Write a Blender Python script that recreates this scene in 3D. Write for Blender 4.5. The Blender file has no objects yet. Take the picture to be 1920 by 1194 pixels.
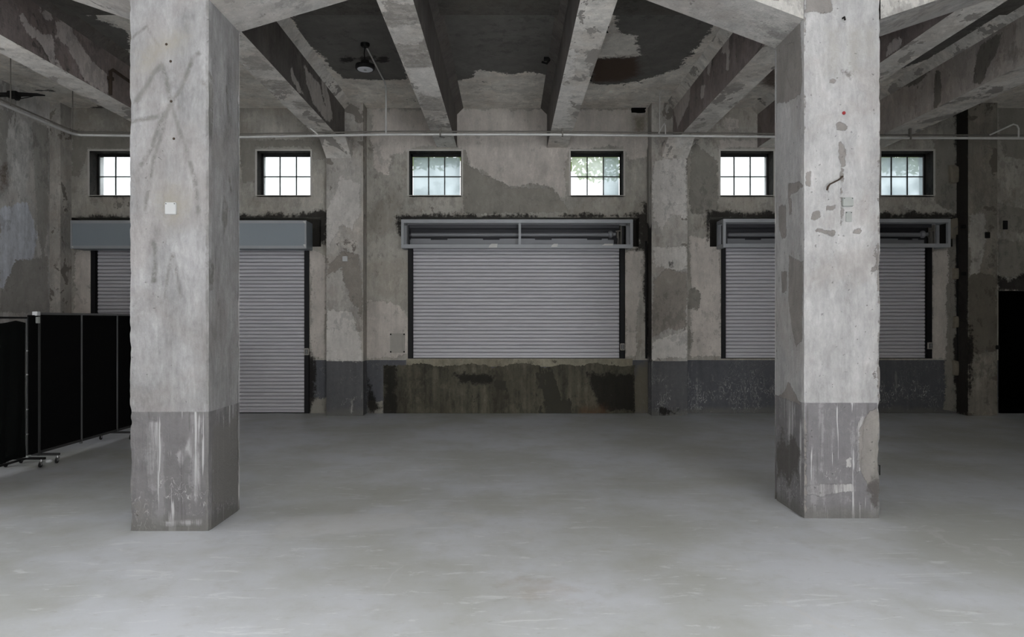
import bpy, bmesh, math, random
import numpy as np
from mathutils import Vector, Matrix, noise as mnoise

random.seed(7)
rng = np.random.default_rng(7)
C = bpy.context.scene.collection
sc = bpy.context.scene

# ------------------------------------------------------------------ camera
F, PX, PY, EYE = 1310.0, 953.0, 600.0, 1.6       # focal length (px), vanishing point, eye height
cam_d = bpy.data.cameras.new('camera'); cam = bpy.data.objects.new('camera', cam_d); C.objects.link(cam)
cam.location = (0, 0, EYE); cam.rotation_euler = (math.pi / 2, 0, 0)
cam_d.sensor_width = 36; cam_d.lens = F / 1920 * 36
cam_d.shift_x = (960 - PX) / 1920; cam_d.shift_y = (PY - 597) / 1920
cam_d.clip_start = 0.05
sc.camera = cam

# ------------------------------------------------------------------ world, lights, exposure
sc.view_settings.view_transform = 'Standard'; sc.view_settings.look = 'None'
sc.view_settings.gamma = 1; sc.view_settings.use_curve_mapping = False
sc.view_settings.exposure = 0.0
sc.cycles.use_denoising = True
sc.cycles.max_bounces = 10; sc.cycles.diffuse_bounces = 7; sc.cycles.transparent_max_bounces = 12
sc.cycles.sample_clamp_indirect = 6
w = bpy.data.worlds.new('overcast_sky'); sc.world = w; w.use_nodes = True
bg = w.node_tree.nodes['Background']; bg.inputs[0].default_value = (0.95, 0.97, 1.0, 1); bg.inputs[1].default_value = 2.8

def area(name, loc, sx, sz, power, col, rot=(math.pi / 2, 0, 0), spread=180):
    l = bpy.data.lights.new(name, 'AREA'); l.shape = 'RECTANGLE'; l.size = sx; l.size_y = sz
    l.energy = power; l.color = col; l.spread = math.radians(spread)
    o = bpy.data.objects.new(name, l); C.objects.link(o); o.location = loc; o.rotation_euler = rot
    return o
# daylight through the two wide gateways in the wall behind the photographer
REAR = -7.0
LIGHTS = {   # name: (kind, place, size, watts, spread)
 'a': ('gateway_daylight', (-2.4, REAR + 0.05, 1.45), 3.6, 2.8, 50, 180),
 'b': ('gateway_daylight', (4.0, REAR + 0.05, 1.45), 2.2, 2.8, 460, 180),
 'c': ('roof_level_fill', (-3.4, -3.6, 4.5), 6.0, 4.6, 1330, 120),  # added overhead fills under a closed slab, brightening floor and ceiling
 'd': ('roof_level_fill', (4.4, -3.6, 4.5), 6.0, 4.6, 1080, 120),
 'e': ('roof_level_fill', (-3.4, 2.6, 4.5), 6.0, 2.4, 12, 90),
 'f': ('roof_level_fill', (4.6, 2.6, 4.5), 6.0, 2.4, 22, 90),
 'h': ('side_fill_left', (-7.64, 4.4, 3.4), 5.0, 2.2, 115, 180)}  # added side fill for column flanks and floor; the wall has no opening
for k_, (nm_, at_, sx_, sy_, w_, sp_) in LIGHTS.items():
    area(nm_, at_, sx_, sy_, w_, (0.935, 0.965, 1.0), rot={'r': (0, 0, 0), 'g': (math.pi / 2, 0, 0)}.get(nm_[0], (math.pi / 2, 0, math.pi / 2 if 'right' in nm_ else -math.pi / 2)), spread=sp_)

# ------------------------------------------------------------------ helpers
def lin(r, g, b):
    f = lambda c: ((c / 255 + 0.055) / 1.055) ** 2.4 if c > 10 else c / 255 / 12.92
    return (f(r), f(g), f(b), 1)

def on_y(px, py, y):   return Vector(((px - PX) * y / F, y, EYE + (PY - py) * y / F))
def on_x(px, py, x):   y = x * F / (px - PX); return on_y(px, py, y)
def on_z(px, py, z):   y = (z - EYE) * F / (PY - py); return on_y(px, py, y)
def X(px, y): return (px - PX) * y / F
def Z(py, y): return EYE + (PY - py) * y / F

def props(o, label=None, cat=None, group=None, kind=None):
    if label: o['label'] = label
    if cat: o['category'] = cat
    if group: o['group'] = group
    if kind: o['kind'] = kind
    return o

def empty(name, loc, label=None, cat=None, group=None, kind=None):
    o = bpy.data.objects.new(name, None); C.objects.link(o); o.location = loc; o.empty_display_size = 0.1
    return props(o, label, cat, group, kind)

def link(name, me, mat, parent=None, kind=None):
    o = bpy.data.objects.new(name, me); C.objects.link(o)
    if mat is not None and not me.materials: me.materials.append(mat)
    if parent is not None:
        o.parent = parent; o.matrix_parent_inverse = Matrix.Translation(-parent.location)
        o.location = (0, 0, 0)
        if kind: o['kind'] = kind
    elif kind: o['kind'] = kind
    return o

class MB:
    """collects shapes in world coordinates into one mesh"""
    def __init__(s): s.v = []; s.f = []
    def add(s, vs, fs):
        n = len(s.v); s.v += [tuple(v) for v in vs]; s.f += [tuple(i + n for i in f) for f in fs]; return s
    def box(s, x0, x1, y0, y1, z0, z1):
        vs = [(x, y, z) for z in (z0, z1) for y in (y0, y1) for x in (x0, x1)]
        return s.add(vs, [(0, 2, 3, 1), (4, 5, 7, 6), (0, 1, 5, 4), (2, 6, 7, 3), (0, 4, 6, 2), (1, 3, 7, 5)])
    def tube(s, pts, r, n=10, caps=True):
        pts = [Vector(p) for p in pts]; rs = r if isinstance(r, (list, tuple)) else [r] * len(pts)
        up = None; rings = []
        for i, p in enumerate(pts):
            a = pts[max(i - 1, 0)]; b = pts[min(i + 1, len(pts) - 1)]
            t = (b - a).normalized()
            if up is None:
                up = Vector((0, 0, 1)) if abs(t.z) < .9 else Vector((1, 0, 0))
            u = (up - t * up.dot(t)).normalized(); up = u; w_ = t.cross(u)
            rings.append([p + (u * math.cos(2 * math.pi * k / n) + w_ * math.sin(2 * math.pi * k / n)) * rs[i] for k in range(n)])
        vs = [v for r_ in rings for v in r_]
        fs = [(i * n + k, i * n + (k + 1) % n, (i + 1) * n + (k + 1) % n, (i + 1) * n + k) for i in range(len(pts) - 1) for k in range(n)]
        if caps: fs += [tuple(range(n))[::-1], tuple((len(pts) - 1) * n + k for k in range(n))]
        return s.add(vs, fs)
    def lathe(s, c, prof, n=24, axis='z'):
        vs = []
        for r, h in prof:
            for k in range(n):
                a = 2 * math.pi * k / n; q = (r * math.cos(a), r * math.sin(a), h)
                if axis == 'x': q = (q[2], q[0], q[1])
                if axis == 'y': q = (q[0], q[2], q[1])
                vs.append((c[0] + q[0], c[1] + q[1], c[2] + q[2]))
        m = len(prof)
        fs = [(i * n + k, i * n + (k + 1) % n, (i + 1) * n + (k + 1) % n, (i + 1) * n + k) for i in range(m - 1) for k in range(n)]
        fs += [tuple(range(n))[::-1], tuple((m - 1) * n + k for k in range(n))]
        return s.add(vs, fs)
    def build(s, name, mat, parent=None, kind=None, smooth=False, bevel=0.0):
        me = bpy.data.meshes.new(name); me.from_pydata(s.v, [], s.f)
        bm = bmesh.new(); bm.from_mesh(me); bmesh.ops.recalc_face_normals(bm, faces=bm.faces)
        if bevel: bmesh.ops.bevel(bm, geom=list(bm.edges), offset=bevel, segments=2, affect='EDGES', clamp_overlap=True)
        bm.to_mesh(me); bm.free()
        if smooth:
            me.polygons.foreach_set('use_smooth', [True] * len(me.polygons))
            me.set_sharp_from_angle(angle=math.radians(40))
        return link(name, me, mat, parent, kind)

def sdf_poly(P, poly):
    """signed distance (positive inside) of points P (n,2) to polygon"""
    poly = np.asarray(poly, float); n = len(poly)
    d = np.full(len(P), 1e9); inside = np.zeros(len(P), bool)
    for i in range(n):
        a, b = poly[i], poly[(i + 1) % n]; e = b - a; wv = P - a
        t = np.clip((wv @ e) / max(e @ e, 1e-12), 0, 1)
        d = np.minimum(d, np.hypot(*(wv - t[:, None] * e).T))
        c = (a[1] > P[:, 1]) != (b[1] > P[:, 1])
        if abs(e[1]) > 1e-12:
            xi = a[0] + (P[:, 1] - a[1]) / e[1] * e[0]; inside ^= c & (P[:, 0] < xi)
    return np.where(inside, d, -d)

class Surf:
    """plaster surface: gridded faces, each carrying the outlines of its paint patches as a distance field"""
    def __init__(s): s.v = []; s.f = []; s.a = []; s.n = 0
    def grid(s, O, U, V, us, vs, patches=(), holes=(), fn=None, edge=None):
        O, U, V = (np.array(q, float) for q in (O, U, V))
        us, vs = np.asarray(us, float), np.asarray(vs, float)
        uu, vv = np.meshgrid(us, vs); P = O + uu.ravel()[:, None] * U + vv.ravel()[:, None] * V
        UV = np.stack([uu.ravel(), vv.ravel()], 1)
        A = np.full((len(UV), 4), -1.0)
        N = np.cross(U, V); y_n = N @ O
        for layer, pts in patches:
            w_ = []
            for p in pts:
                if len(p) == 2:                       # a photograph point, placed on this plane
                    ray = np.array([(p[0] - PX) / F, 1.0, (PY - p[1]) / F]); eye = np.array([0, 0, EYE])
                    t = (y_n - N @ eye) / (N @ ray); q = eye + ray * t
                else: q = np.array(p, float)
                w_.append(((q - O) @ U / (U @ U), (q - O) @ V / (V @ V)))
            k = 'RGBA'.index(layer); A[:, k] = np.maximum(A[:, k], sdf_poly(UV, w_))
        A = np.clip(A, -1, 1)
        if fn is not None: P = fn(P)
        nu, nv = len(us), len(vs); base = s.n
        for j in range(nv - 1):
            for i in range(nu - 1):
                cu, cv = (us[i] + us[i + 1]) / 2, (vs[j] + vs[j + 1]) / 2
                if any(h[0] < cu < h[1] and h[2] < cv < h[3] for h in holes): continue
                a = base + j * nu + i; s.f.append((a, a + 1, a + 1 + nu, a + nu))
        s.v.append(P); s.a.append(A); s.n += len(P); return s
    def build(s, name, mat, parent=None, kind=None):
        me = bpy.data.meshes.new(name); P = np.concatenate(s.v); A = np.concatenate(s.a)
        me.from_pydata(P.tolist(), [], s.f); me.materials.append(mat)
        at = me.attributes.new('patch', 'FLOAT_COLOR', 'POINT'); at.data.foreach_set('color', A.astype(np.float32).ravel())
        return link(name, me, None, parent, kind)

def steps(a, b, d, extra=()):
    n = max(1, int(round(abs(b - a) / d))); return np.unique(np.round(np.concatenate([np.linspace(a, b, n + 1), np.array(list(extra), float)]), 5))

def box_surf(s, x0, x1, y0, y1, z0, z1, d=0.06, patches={}, fn=None, top=False, back=True):
    """faces tagged front(-y) left(-x) right(+x) under(-z) back(+y)"""
    xs, ys, zs = steps(0, x1 - x0, d), steps(0, y1 - y0, d), steps(0, z1 - z0, d); g = patches.get
    s.grid((x0, y0, z0), (1, 0, 0), (0, 0, 1), xs, zs, g('front', ()), fn=fn)
    s.grid((x0, y1, z0), (0, -1, 0), (0, 0, 1), ys, zs, g('left', ()), fn=fn)
    s.grid((x1, y0, z0), (0, 1, 0), (0, 0, 1), ys, zs, g('right', ()), fn=fn)
    s.grid((x0, y1, z0), (1, 0, 0), (0, -1, 0), xs, ys, g('under', ()), fn=fn)
    if back: s.grid((x1, y1, z0), (-1, 0, 0), (0, 0, 1), xs, zs, g('back', ()), fn=fn)
    if top: s.grid((x0, y0, z1), (1, 0, 0), (0, 1, 0), xs, ys, fn=fn)
    return s

# ------------------------------------------------------------------ materials
class NT:
    def __init__(s, name):
        s.m = bpy.data.materials.new(name); s.m.use_nodes = True; s.t = s.m.node_tree; s.t.nodes.clear()
        s.out = s.t.nodes.new('ShaderNodeOutputMaterial')
    def n(s, ty, **kw):
        nd = s.t.nodes.new(ty)
        for k, v in kw.items(): setattr(nd, k, v)
        return nd
    def put(s, sock, v):
        if isinstance(v, bpy.types.NodeSocket): s.t.links.new(v, sock)
        else: sock.default_value = v
    def math(s, op, a, b=0.0, c=0.0, clamp=False):
        nd = s.n('ShaderNodeMath', operation=op, use_clamp=clamp)
        for i, v in enumerate((a, b, c)): s.put(nd.inputs[i], v)
        return nd.outputs[0]
    def vmul(s, v, sc_):
        nd = s.n('ShaderNodeVectorMath', operation='MULTIPLY'); s.put(nd.inputs[0], v); nd.inputs[1].default_value = sc_; return nd.outputs[0]
    def pos(s): 
        return s.n('ShaderNodeTexCoord').outputs['Object']
    def noise(s, vec, scale, detail=4, rough=.55, dist=0.0):
        nd = s.n('ShaderNodeTexNoise'); s.put(nd.inputs['Vector'], vec); nd.inputs['Scale'].default_value = scale
        nd.inputs['Detail'].default_value = detail; nd.inputs['Roughness'].default_value = rough; nd.inputs['Distortion'].default_value = dist
        return nd.outputs['Fac']
    def sm(s, v, a, b, x=0.0, y=1.0):
        nd = s.n('ShaderNodeMapRange', interpolation_type='SMOOTHSTEP'); s.put(nd.inputs[0], v)
        for i, q in enumerate((a, b, x, y)): s.put(nd.inputs[i + 1], q)
        return nd.outputs[0]
    def mix(s, f, a, b, mode='MIX'):
        nd = s.n('ShaderNodeMix', data_type='RGBA', blend_type=mode); s.put(nd.inputs[0], f); s.put(nd.inputs[6], a); s.put(nd.inputs[7], b); return nd.outputs[2]
    def bsdf(s, col, rough=.8, spec=.3, metal=0, bump=None, bstr=.3, bdist=.01, **kw):
        b = s.n('ShaderNodeBsdfPrincipled'); s.put(b.inputs['Base Color'], col); s.put(b.inputs['Roughness'], rough)
        b.inputs['Specular IOR Level'].default_value = spec; s.put(b.inputs['Metallic'], metal)
        if bump is not None:
            bn = s.n('ShaderNodeBump'); bn.inputs['Strength'].default_value = bstr; bn.inputs['Distance'].default_value = bdist
            s.put(bn.inputs['Height'], bump); s.t.links.new(bn.outputs[0], b.inputs['Normal'])
        s.t.links.new(b.outputs[0], s.out.inputs[0]); return s.m

def plaster(name, paint, bare, light, soot_shade=(28, 25, 22), brown=(88, 66, 48), flake=.0, fscale=2.2, streak=.25, mottle=.35,
            dado=None, dcol=(84, 84, 87), worn=.3, drip=.0, grit=.16, speck=.22, smudge=.28, patchy=0.0, seed=0.0, jag=.10, soft=.004, layer=.13, rough=.85, pits=.35, anis=(1, 1, 1)):
    t = NT(name); P0 = t.pos()
    off = t.n('ShaderNodeVectorMath', operation='ADD'); t.put(off.inputs[0], P0); off.inputs[1].default_value = (seed, seed * .7, seed * 1.3); P = off.outputs[0]
    at = t.n('ShaderNodeAttribute', attribute_name='patch'); sp = t.n('ShaderNodeSeparateColor'); t.t.links.new(at.outputs['Color'], sp.inputs[0])
    n1 = t.noise(P, 2.6, 10, .68); n2 = t.noise(P, 14, 6, .7); n3 = t.noise(t.vmul(P, (9, 9, .7)), 1.0, 6, .6); nbig = t.noise(P, .8, 4, .55)
    nfine = t.noise(P, 60, 3, .6); c4 = t.math('SUBTRACT', t.noise(P, 34, 5, .7), .5)
    c1 = t.math('SUBTRACT', n1, .5); c2 = t.math('SUBTRACT', n2, .5); c3 = t.math('SUBTRACT', n3, .5)
    def mask(ch, amp, wdt, stk=0.0):
        v = t.math('MULTIPLY_ADD', c1, amp * 2, ch); v = t.math('MULTIPLY_ADD', c4, amp * 1.1, t.math('MULTIPLY_ADD', c2, amp * 1.6, v))
        if stk: v = t.math('MULTIPLY_ADD', c3, stk, v)
        return t.sm(v, -wdt, wdt)
    mR, mG = mask(sp.outputs[0], jag, soft, jag * .5), mask(sp.outputs[1], jag, soft, jag * .5)
    if patchy: mR = t.math('MULTIPLY', mR, t.sm(t.noise(P, 11, 5, .65), .5 - patchy * .14, .5 + patchy * .04, 1 - patchy, 1.0))
    mB, mA = mask(sp.outputs[2], .12, .035, .2), mask(at.outputs['Alpha'], .12, .10)
    # mottled, water-streaked paint
    m = t.math('MULTIPLY_ADD', c1, mottle * 1.6, 1.0); m = t.math('MULTIPLY_ADD', c3, streak * 1.6, m)
    m = t.math('MULTIPLY_ADD', t.math('SUBTRACT', nbig, .5), mottle * 1.2, m); m = t.math('MULTIPLY_ADD', c2, .30, m); m = t.math('MULTIPLY_ADD', t.math('SUBTRACT', t.noise(t.vmul(P, (38, 38, 12)), 1.0, 5, .7), .5), grit * 2.2, m)
    cb = t.n('ShaderNodeCombineColor'); [t.put(cb.inputs[i], m) for i in range(3)]
    col = t.mix(1.0, lin(*paint), cb.outputs[0], 'MULTIPLY')
    warm = t.sm(t.noise(P, 1.7, 5, .6, .4), .45, .62); col = t.mix(t.math('MULTIPLY', warm, .35), col, lin(int(paint[0] * .93), int(paint[1] * .89), int(paint[2] * .86)))
    # thin coats of older and newer paint with crisp, low-contrast edges
    la = t.noise(t.vmul(P, (1.3, 1.3, .8)), 1.0, 9, .66, .25); lb = t.noise(t.vmul(P, (4.5, 4.5, 1.6)), 1.0, 7, .7)
    va = t.math('MULTIPLY_ADD', t.sm(la, .52, .535), -layer, 1.0); va = t.math('MULTIPLY_ADD', t.sm(lb, .55, .57), -layer * .8, va); va = t.math('MULTIPLY_ADD', t.sm(lb, .40, .37), layer * .8, va); va = t.math('MULTIPLY_ADD', t.sm(la, .42, .41), layer, va)
    cv = t.n('ShaderNodeCombineColor'); [t.put(cv.inputs[i], va) for i in range(3)]
    col = t.mix(1.0, col, cv.outputs[0], 'MULTIPLY')
    sk = t.math('MULTIPLY_ADD', t.math('SUBTRACT', nbig, .5), .5, t.noise(t.vmul(P, (7, 7, 4.5)), 1.0, 10, .76))
    sv = t.math('MULTIPLY_ADD', t.sm(sk, .585, .60), -speck, 1.0); sv = t.math('MULTIPLY_ADD', t.sm(sk, .41, .395), speck * .5, sv)
    smd = t.noise(t.vmul(P, (6, 6, 2.6)), 1.0, 6, .68, .5); sv = t.math('MULTIPLY_ADD', t.math('SUBTRACT', smd, .5), smudge * 2, sv)
    cs = t.n('ShaderNodeCombineColor'); [t.put(cs.inputs[i], sv) for i in range(3)]
    col = t.mix(1.0, col, cs.outputs[0], 'MULTIPLY')
    # smaller accidental flakes
    fl = None
    if flake > 0:
        q = t.math('MULTIPLY_ADD', c2, .12, t.noise(t.vmul(P, anis), fscale, 7, .62, .3))
        fl = t.sm(q, .5 + (.5 - flake) * .42, .5 + (.5 - flake) * .42 + .008)
        col = t.mix(fl, col, t.mix(n1, lin(*bare), lin(*[int(c * .86) for c in bare])))
    lightc = t.mix(1.0, t.mix(1.0, lin(*light), cb.outputs[0], 'MULTIPLY'), cs.outputs[0], 'MULTIPLY')
    col = t.mix(mG, col, lightc)
    barec = t.mix(1.0, t.mix(n1, lin(*[int(c * 1.12) for c in bare]), lin(*[int(c * .85) for c in bare])), cs.outputs[0], 'MULTIPLY')
    col = t.mix(mR, col, barec)
    if dado:
        z = t.n('ShaderNodeSeparateXYZ'); t.t.links.new(t.n('ShaderNodeNewGeometry').outputs['Position'], z.inputs[0]); zz = z.outputs[2]
        dm = t.sm(t.math('MULTIPLY_ADD', c2, .006, zz), dado - .003, dado + .003, 1, 0)
        wst = t.math('MULTIPLY_ADD', c3, 2.0, t.math('MULTIPLY_ADD', c1, 1.0, t.math('MULTIPLY', c2, .6)))
        cbd = t.n('ShaderNodeCombineColor'); vd = t.math('MULTIPLY_ADD', c2, .5, t.math('MULTIPLY_ADD', c3, .6, 1.0)); [t.put(cbd.inputs[i], vd) for i in range(3)]
        dk = t.mix(1.0, lin(*dcol), cbd.outputs[0], 'MULTIPLY')
        dk = t.mix(t.sm(wst, .30 - worn * .5, .42 - worn * .5, 0, .75), dk, lin(*[min(255, int(c * .62 + p * .42)) for c, p in zip(dcol, paint)]))
        if drip:
            dn = t.noise(t.vmul(P, (26, 26, .9)), 1.0, 4, .6); dg = t.noise(P, 3.0, 3, .5)
            dk = t.mix(t.math('MULTIPLY', t.sm(t.math('MULTIPLY_ADD', dg, .25, dn), .72, .76), drip), dk, lin(190, 189, 190)); dk = t.mix(t.math('MULTIPLY', t.sm(t.math('MULTIPLY_ADD', dg, -.2, dn), .30, .26), drip * .6), dk, lin(92, 90, 90))
        low = t.sm(zz, .85, .25)
        ln = t.math('ABSOLUTE', t.math('SUBTRACT', t.noise(t.vmul(P, (13, 13, 7)), 1.0, 2.5, .6, 1.2), .5)); area_ = t.sm(t.noise(P, 2.2, 5, .65), .47, .56)
        dk = t.mix(t.math('MULTIPLY', t.math('MULTIPLY', t.sm(ln, .016, .005), area_), t.math('MULTIPLY_ADD', low, .75, .2)), dk, lin(168, 167, 166))
        base = t.sm(t.math('MULTIPLY_ADD', c1, .22, zz), .02, .14, 1, 0); dk = t.mix(t.math('MULTIPLY', base, .75), dk, lin(104, 103, 99))
        dk = t.mix(t.math('MULTIPLY', mG, t.sm(t.noise(t.vmul(P, (16, 16, 1.2)), 1.0, 5, .65), .44, .58, .12, .85)), dk, lin(*light))
        dk = t.mix(t.math('MULTIPLY', mR, 1.0), dk, barec)
        col = t.mix(dm, col, dk)
    col = t.mix(t.math('MULTIPLY', mB, .93), col, lin(*soot_shade)); col = t.mix(t.math('MULTIPLY', mA, .85), col, lin(*brown))
    pit = t.sm(t.noise(P, 30, 2, .5), .70, .76); col = t.mix(t.math('MULTIPLY', pit, pits), col, lin(70, 66, 62))
    h = t.math('MULTIPLY_ADD', mR, -.5, t.math('MULTIPLY_ADD', n2, .6, t.math('MULTIPLY', nfine, .35))); h = t.math('MULTIPLY_ADD', mG, .4, h)
    if fl is not None: h = t.math('MULTIPLY_ADD', fl, -.5, h)
    h = t.math('MULTIPLY_ADD', pit, -.6, h)
    return t.bsdf(col, rough, .25, bump=h, bstr=.7, bdist=.014)

def flat(name, rgb, rough=.5, metal=0, spec=.4, var=.12, scale=6, bstr=.12, stretch=(1, 1, 1)):
    t = NT(name); P = t.vmul(t.pos(), stretch); n = t.noise(P, scale, 5, .6)
    c = lin(*rgb); d = tuple(x * (1 - var) for x in c[:3]) + (1,); u = tuple(min(1, x * (1 + var)) for x in c[:3]) + (1,)
    return t.bsdf(t.mix(n, d, u), t.math('MULTIPLY_ADD', n, .15, rough - .07), spec, metal, bump=n, bstr=bstr, bdist=.004)

M = {}
M['column_left'] = plaster('column_left_plaster', (150, 149, 150), (122, 120, 118), (166, 165, 166), flake=.04, streak=.34, mottle=.24, soft=.014, drip=.75, patchy=.6, speck=.09, smudge=.56, grit=.30, layer=.06, dado=.904, dcol=(116, 114, 115), worn=.5, jag=.014, brown=(146, 141, 132), soot_shade=(118, 116, 114), seed=3)  # one paint on both columns; this copy toned darker for its weaker light
M['column_right'] = plaster('column_right_plaster', (168, 167, 167), (134, 130, 127), (183, 181, 180), flake=.05, streak=.28, mottle=.16, drip=.8, speck=.07, smudge=.42, grit=.26, layer=.05, dado=.933, dcol=(120, 118, 120), worn=.5, jag=.032, brown=(150, 147, 141), soot_shade=(88, 85, 83), seed=11)
M['wall'] = plaster('wall_plaster', (166, 162, 154), (138, 134, 126), (186, 179, 172), brown=(104, 98, 84), flake=.14, fscale=2.0, streak=.30, mottle=.40, dado=.913, dcol=(86, 87, 91), worn=.02, seed=0)
M['wall_side'] = plaster('side_wall_plaster', (196, 194, 191), (164, 161, 156), (206, 209, 216), flake=.18, fscale=1.2, streak=.55, mottle=.55, seed=21, anis=(1, 1, .35))
M['pilaster'] = plaster('pilaster_plaster', (170, 166, 160), (136, 130, 123), (188, 184, 179), flake=.26, fscale=2.6, streak=.22, mottle=.35, dado=.913, dcol=(88, 88, 90), worn=.05, seed=5)
M['slab'] = plaster('slab_plaster', (226, 221, 213), (108, 105, 101), (224, 219, 211), flake=.16, fscale=1.6, streak=.05, mottle=.25, brown=(72, 52, 38), seed=9, jag=.13)
M['slab_dark'] = plaster('slab_bare_concrete', (98, 95, 90), (80, 77, 73), (160, 155, 148), flake=.0, streak=.05, mottle=.35, brown=(70, 50, 36), seed=15, jag=.10)
M['beam'] = plaster('beam_plaster', (212, 208, 202), (166, 160, 154), (222, 218, 213), flake=.34, fscale=2.8, streak=.05, mottle=.28, seed=13, jag=.14, patchy=.35, anis=(1, .6, 1))
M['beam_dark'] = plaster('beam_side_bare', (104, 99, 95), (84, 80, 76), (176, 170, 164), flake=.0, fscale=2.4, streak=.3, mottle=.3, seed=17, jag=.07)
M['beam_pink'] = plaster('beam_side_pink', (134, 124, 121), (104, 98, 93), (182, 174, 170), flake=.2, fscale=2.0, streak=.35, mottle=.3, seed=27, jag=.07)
M['haunch'] = plaster('haunch_plaster', (180, 177, 173), (146, 143, 138), (186, 184, 181), flake=.13, fscale=2.6, streak=.05, mottle=.2, seed=23, jag=.05)
M['fresh'] = plaster('whitewashed_plaster', (222, 221, 218), (200, 198, 194), (228, 227, 224), flake=.03, streak=.08, mottle=.08, seed=41)
M['rough'] = plaster('rough_brick_reveal', (46, 42, 38), (28, 25, 23), (150, 145, 138), flake=.4, fscale=9, streak=.2, mottle=.8, seed=31, jag=.03)
M['void'] = flat('dark_void', (16, 15, 14), .9, spec=.05)  # near-black colour stands in for the darkness inside doorway and holes
M['slat'] = flat('grey_slat_paint', (188, 186, 191), .42, .0, .5, .05, 3, .03, (.4, 1, 1))
M['frame'] = flat('grey_steel_frame', (152, 154, 157), .5, .1, .4, .10, 9, .06)
M['cover'] = flat('blue_grey_cover', (134, 142, 148), .5, .1, .4, .06, 2, .04)
M['rail'] = flat('black_rubber_rail', (16, 16, 18), .6, 0, .3)
M['steel_dark'] = flat('dark_steel', (58, 58, 62), .5, .4, .4)
M['roller'] = flat('roller_grey', (120, 121, 125), .45, .2, .4, .1, 4, .03, (.3, 1, 1))
M['galv'] = flat('galvanised_pipe', (200, 199, 196), .45, .25, .5, .2, 12)
M['galv_old'] = flat('painted_pipe', (112, 108, 102), .65, .1, .3, .25, 9)
M['iron'] = flat('black_iron', (20, 19, 18), .7, .1, .3)
M['rust'] = flat('rusty_iron', (66, 56, 48), .8, .1, .2, .3, 30)
M['white'] = flat('white_plastic', (186, 187, 188), .45, 0, .4, .05)
M['cream'] = flat('painted_over_plate', (158, 154, 147), .7, 0, .3, .12, 12)
M['greyplate'] = flat('grey_plate', (150, 153, 150), .6, 0, .3, .12, 14)
M['mortar'] = flat('mortar', (128, 121, 108), .95, 0, .1, .25, 14, .6)
M['tape'] = flat('white_tape', (196, 195, 192), .7, 0, .2)
M['cloth'] = flat('black_cloth', (13, 15, 14), .95, 0, .08, .3, 40)
M['panel'] = flat('black_felt_panel', (9, 9, 9), .95, 0, .08, .2, 60)
M['alu'] = flat('aluminium_post', (118, 118, 118), .4, .7, .5, .1, 10)
M['alu_dark'] = flat('dark_aluminium', (66, 66, 66), .5, .5, .4, .1, 10)
M['chrome'] = flat('chrome', (190, 190, 190), .25, .9, .5, .05)
M['rubber'] = flat('caster_rubber', (26, 26, 26), .6, 0, .3)
M['lens'] = flat('lamp_lens', (196, 198, 204), .35, 0, .5, .04)
M['plank'] = flat('pale_edge_plaster', (184, 180, 174), .9, 0, .2, .12, 20, .3)
M['muntin'] = flat('window_iron', (30, 30, 29), .7, .1, .3)
M['red'] = flat('red_plastic', (140, 40, 44), .5)

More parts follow.
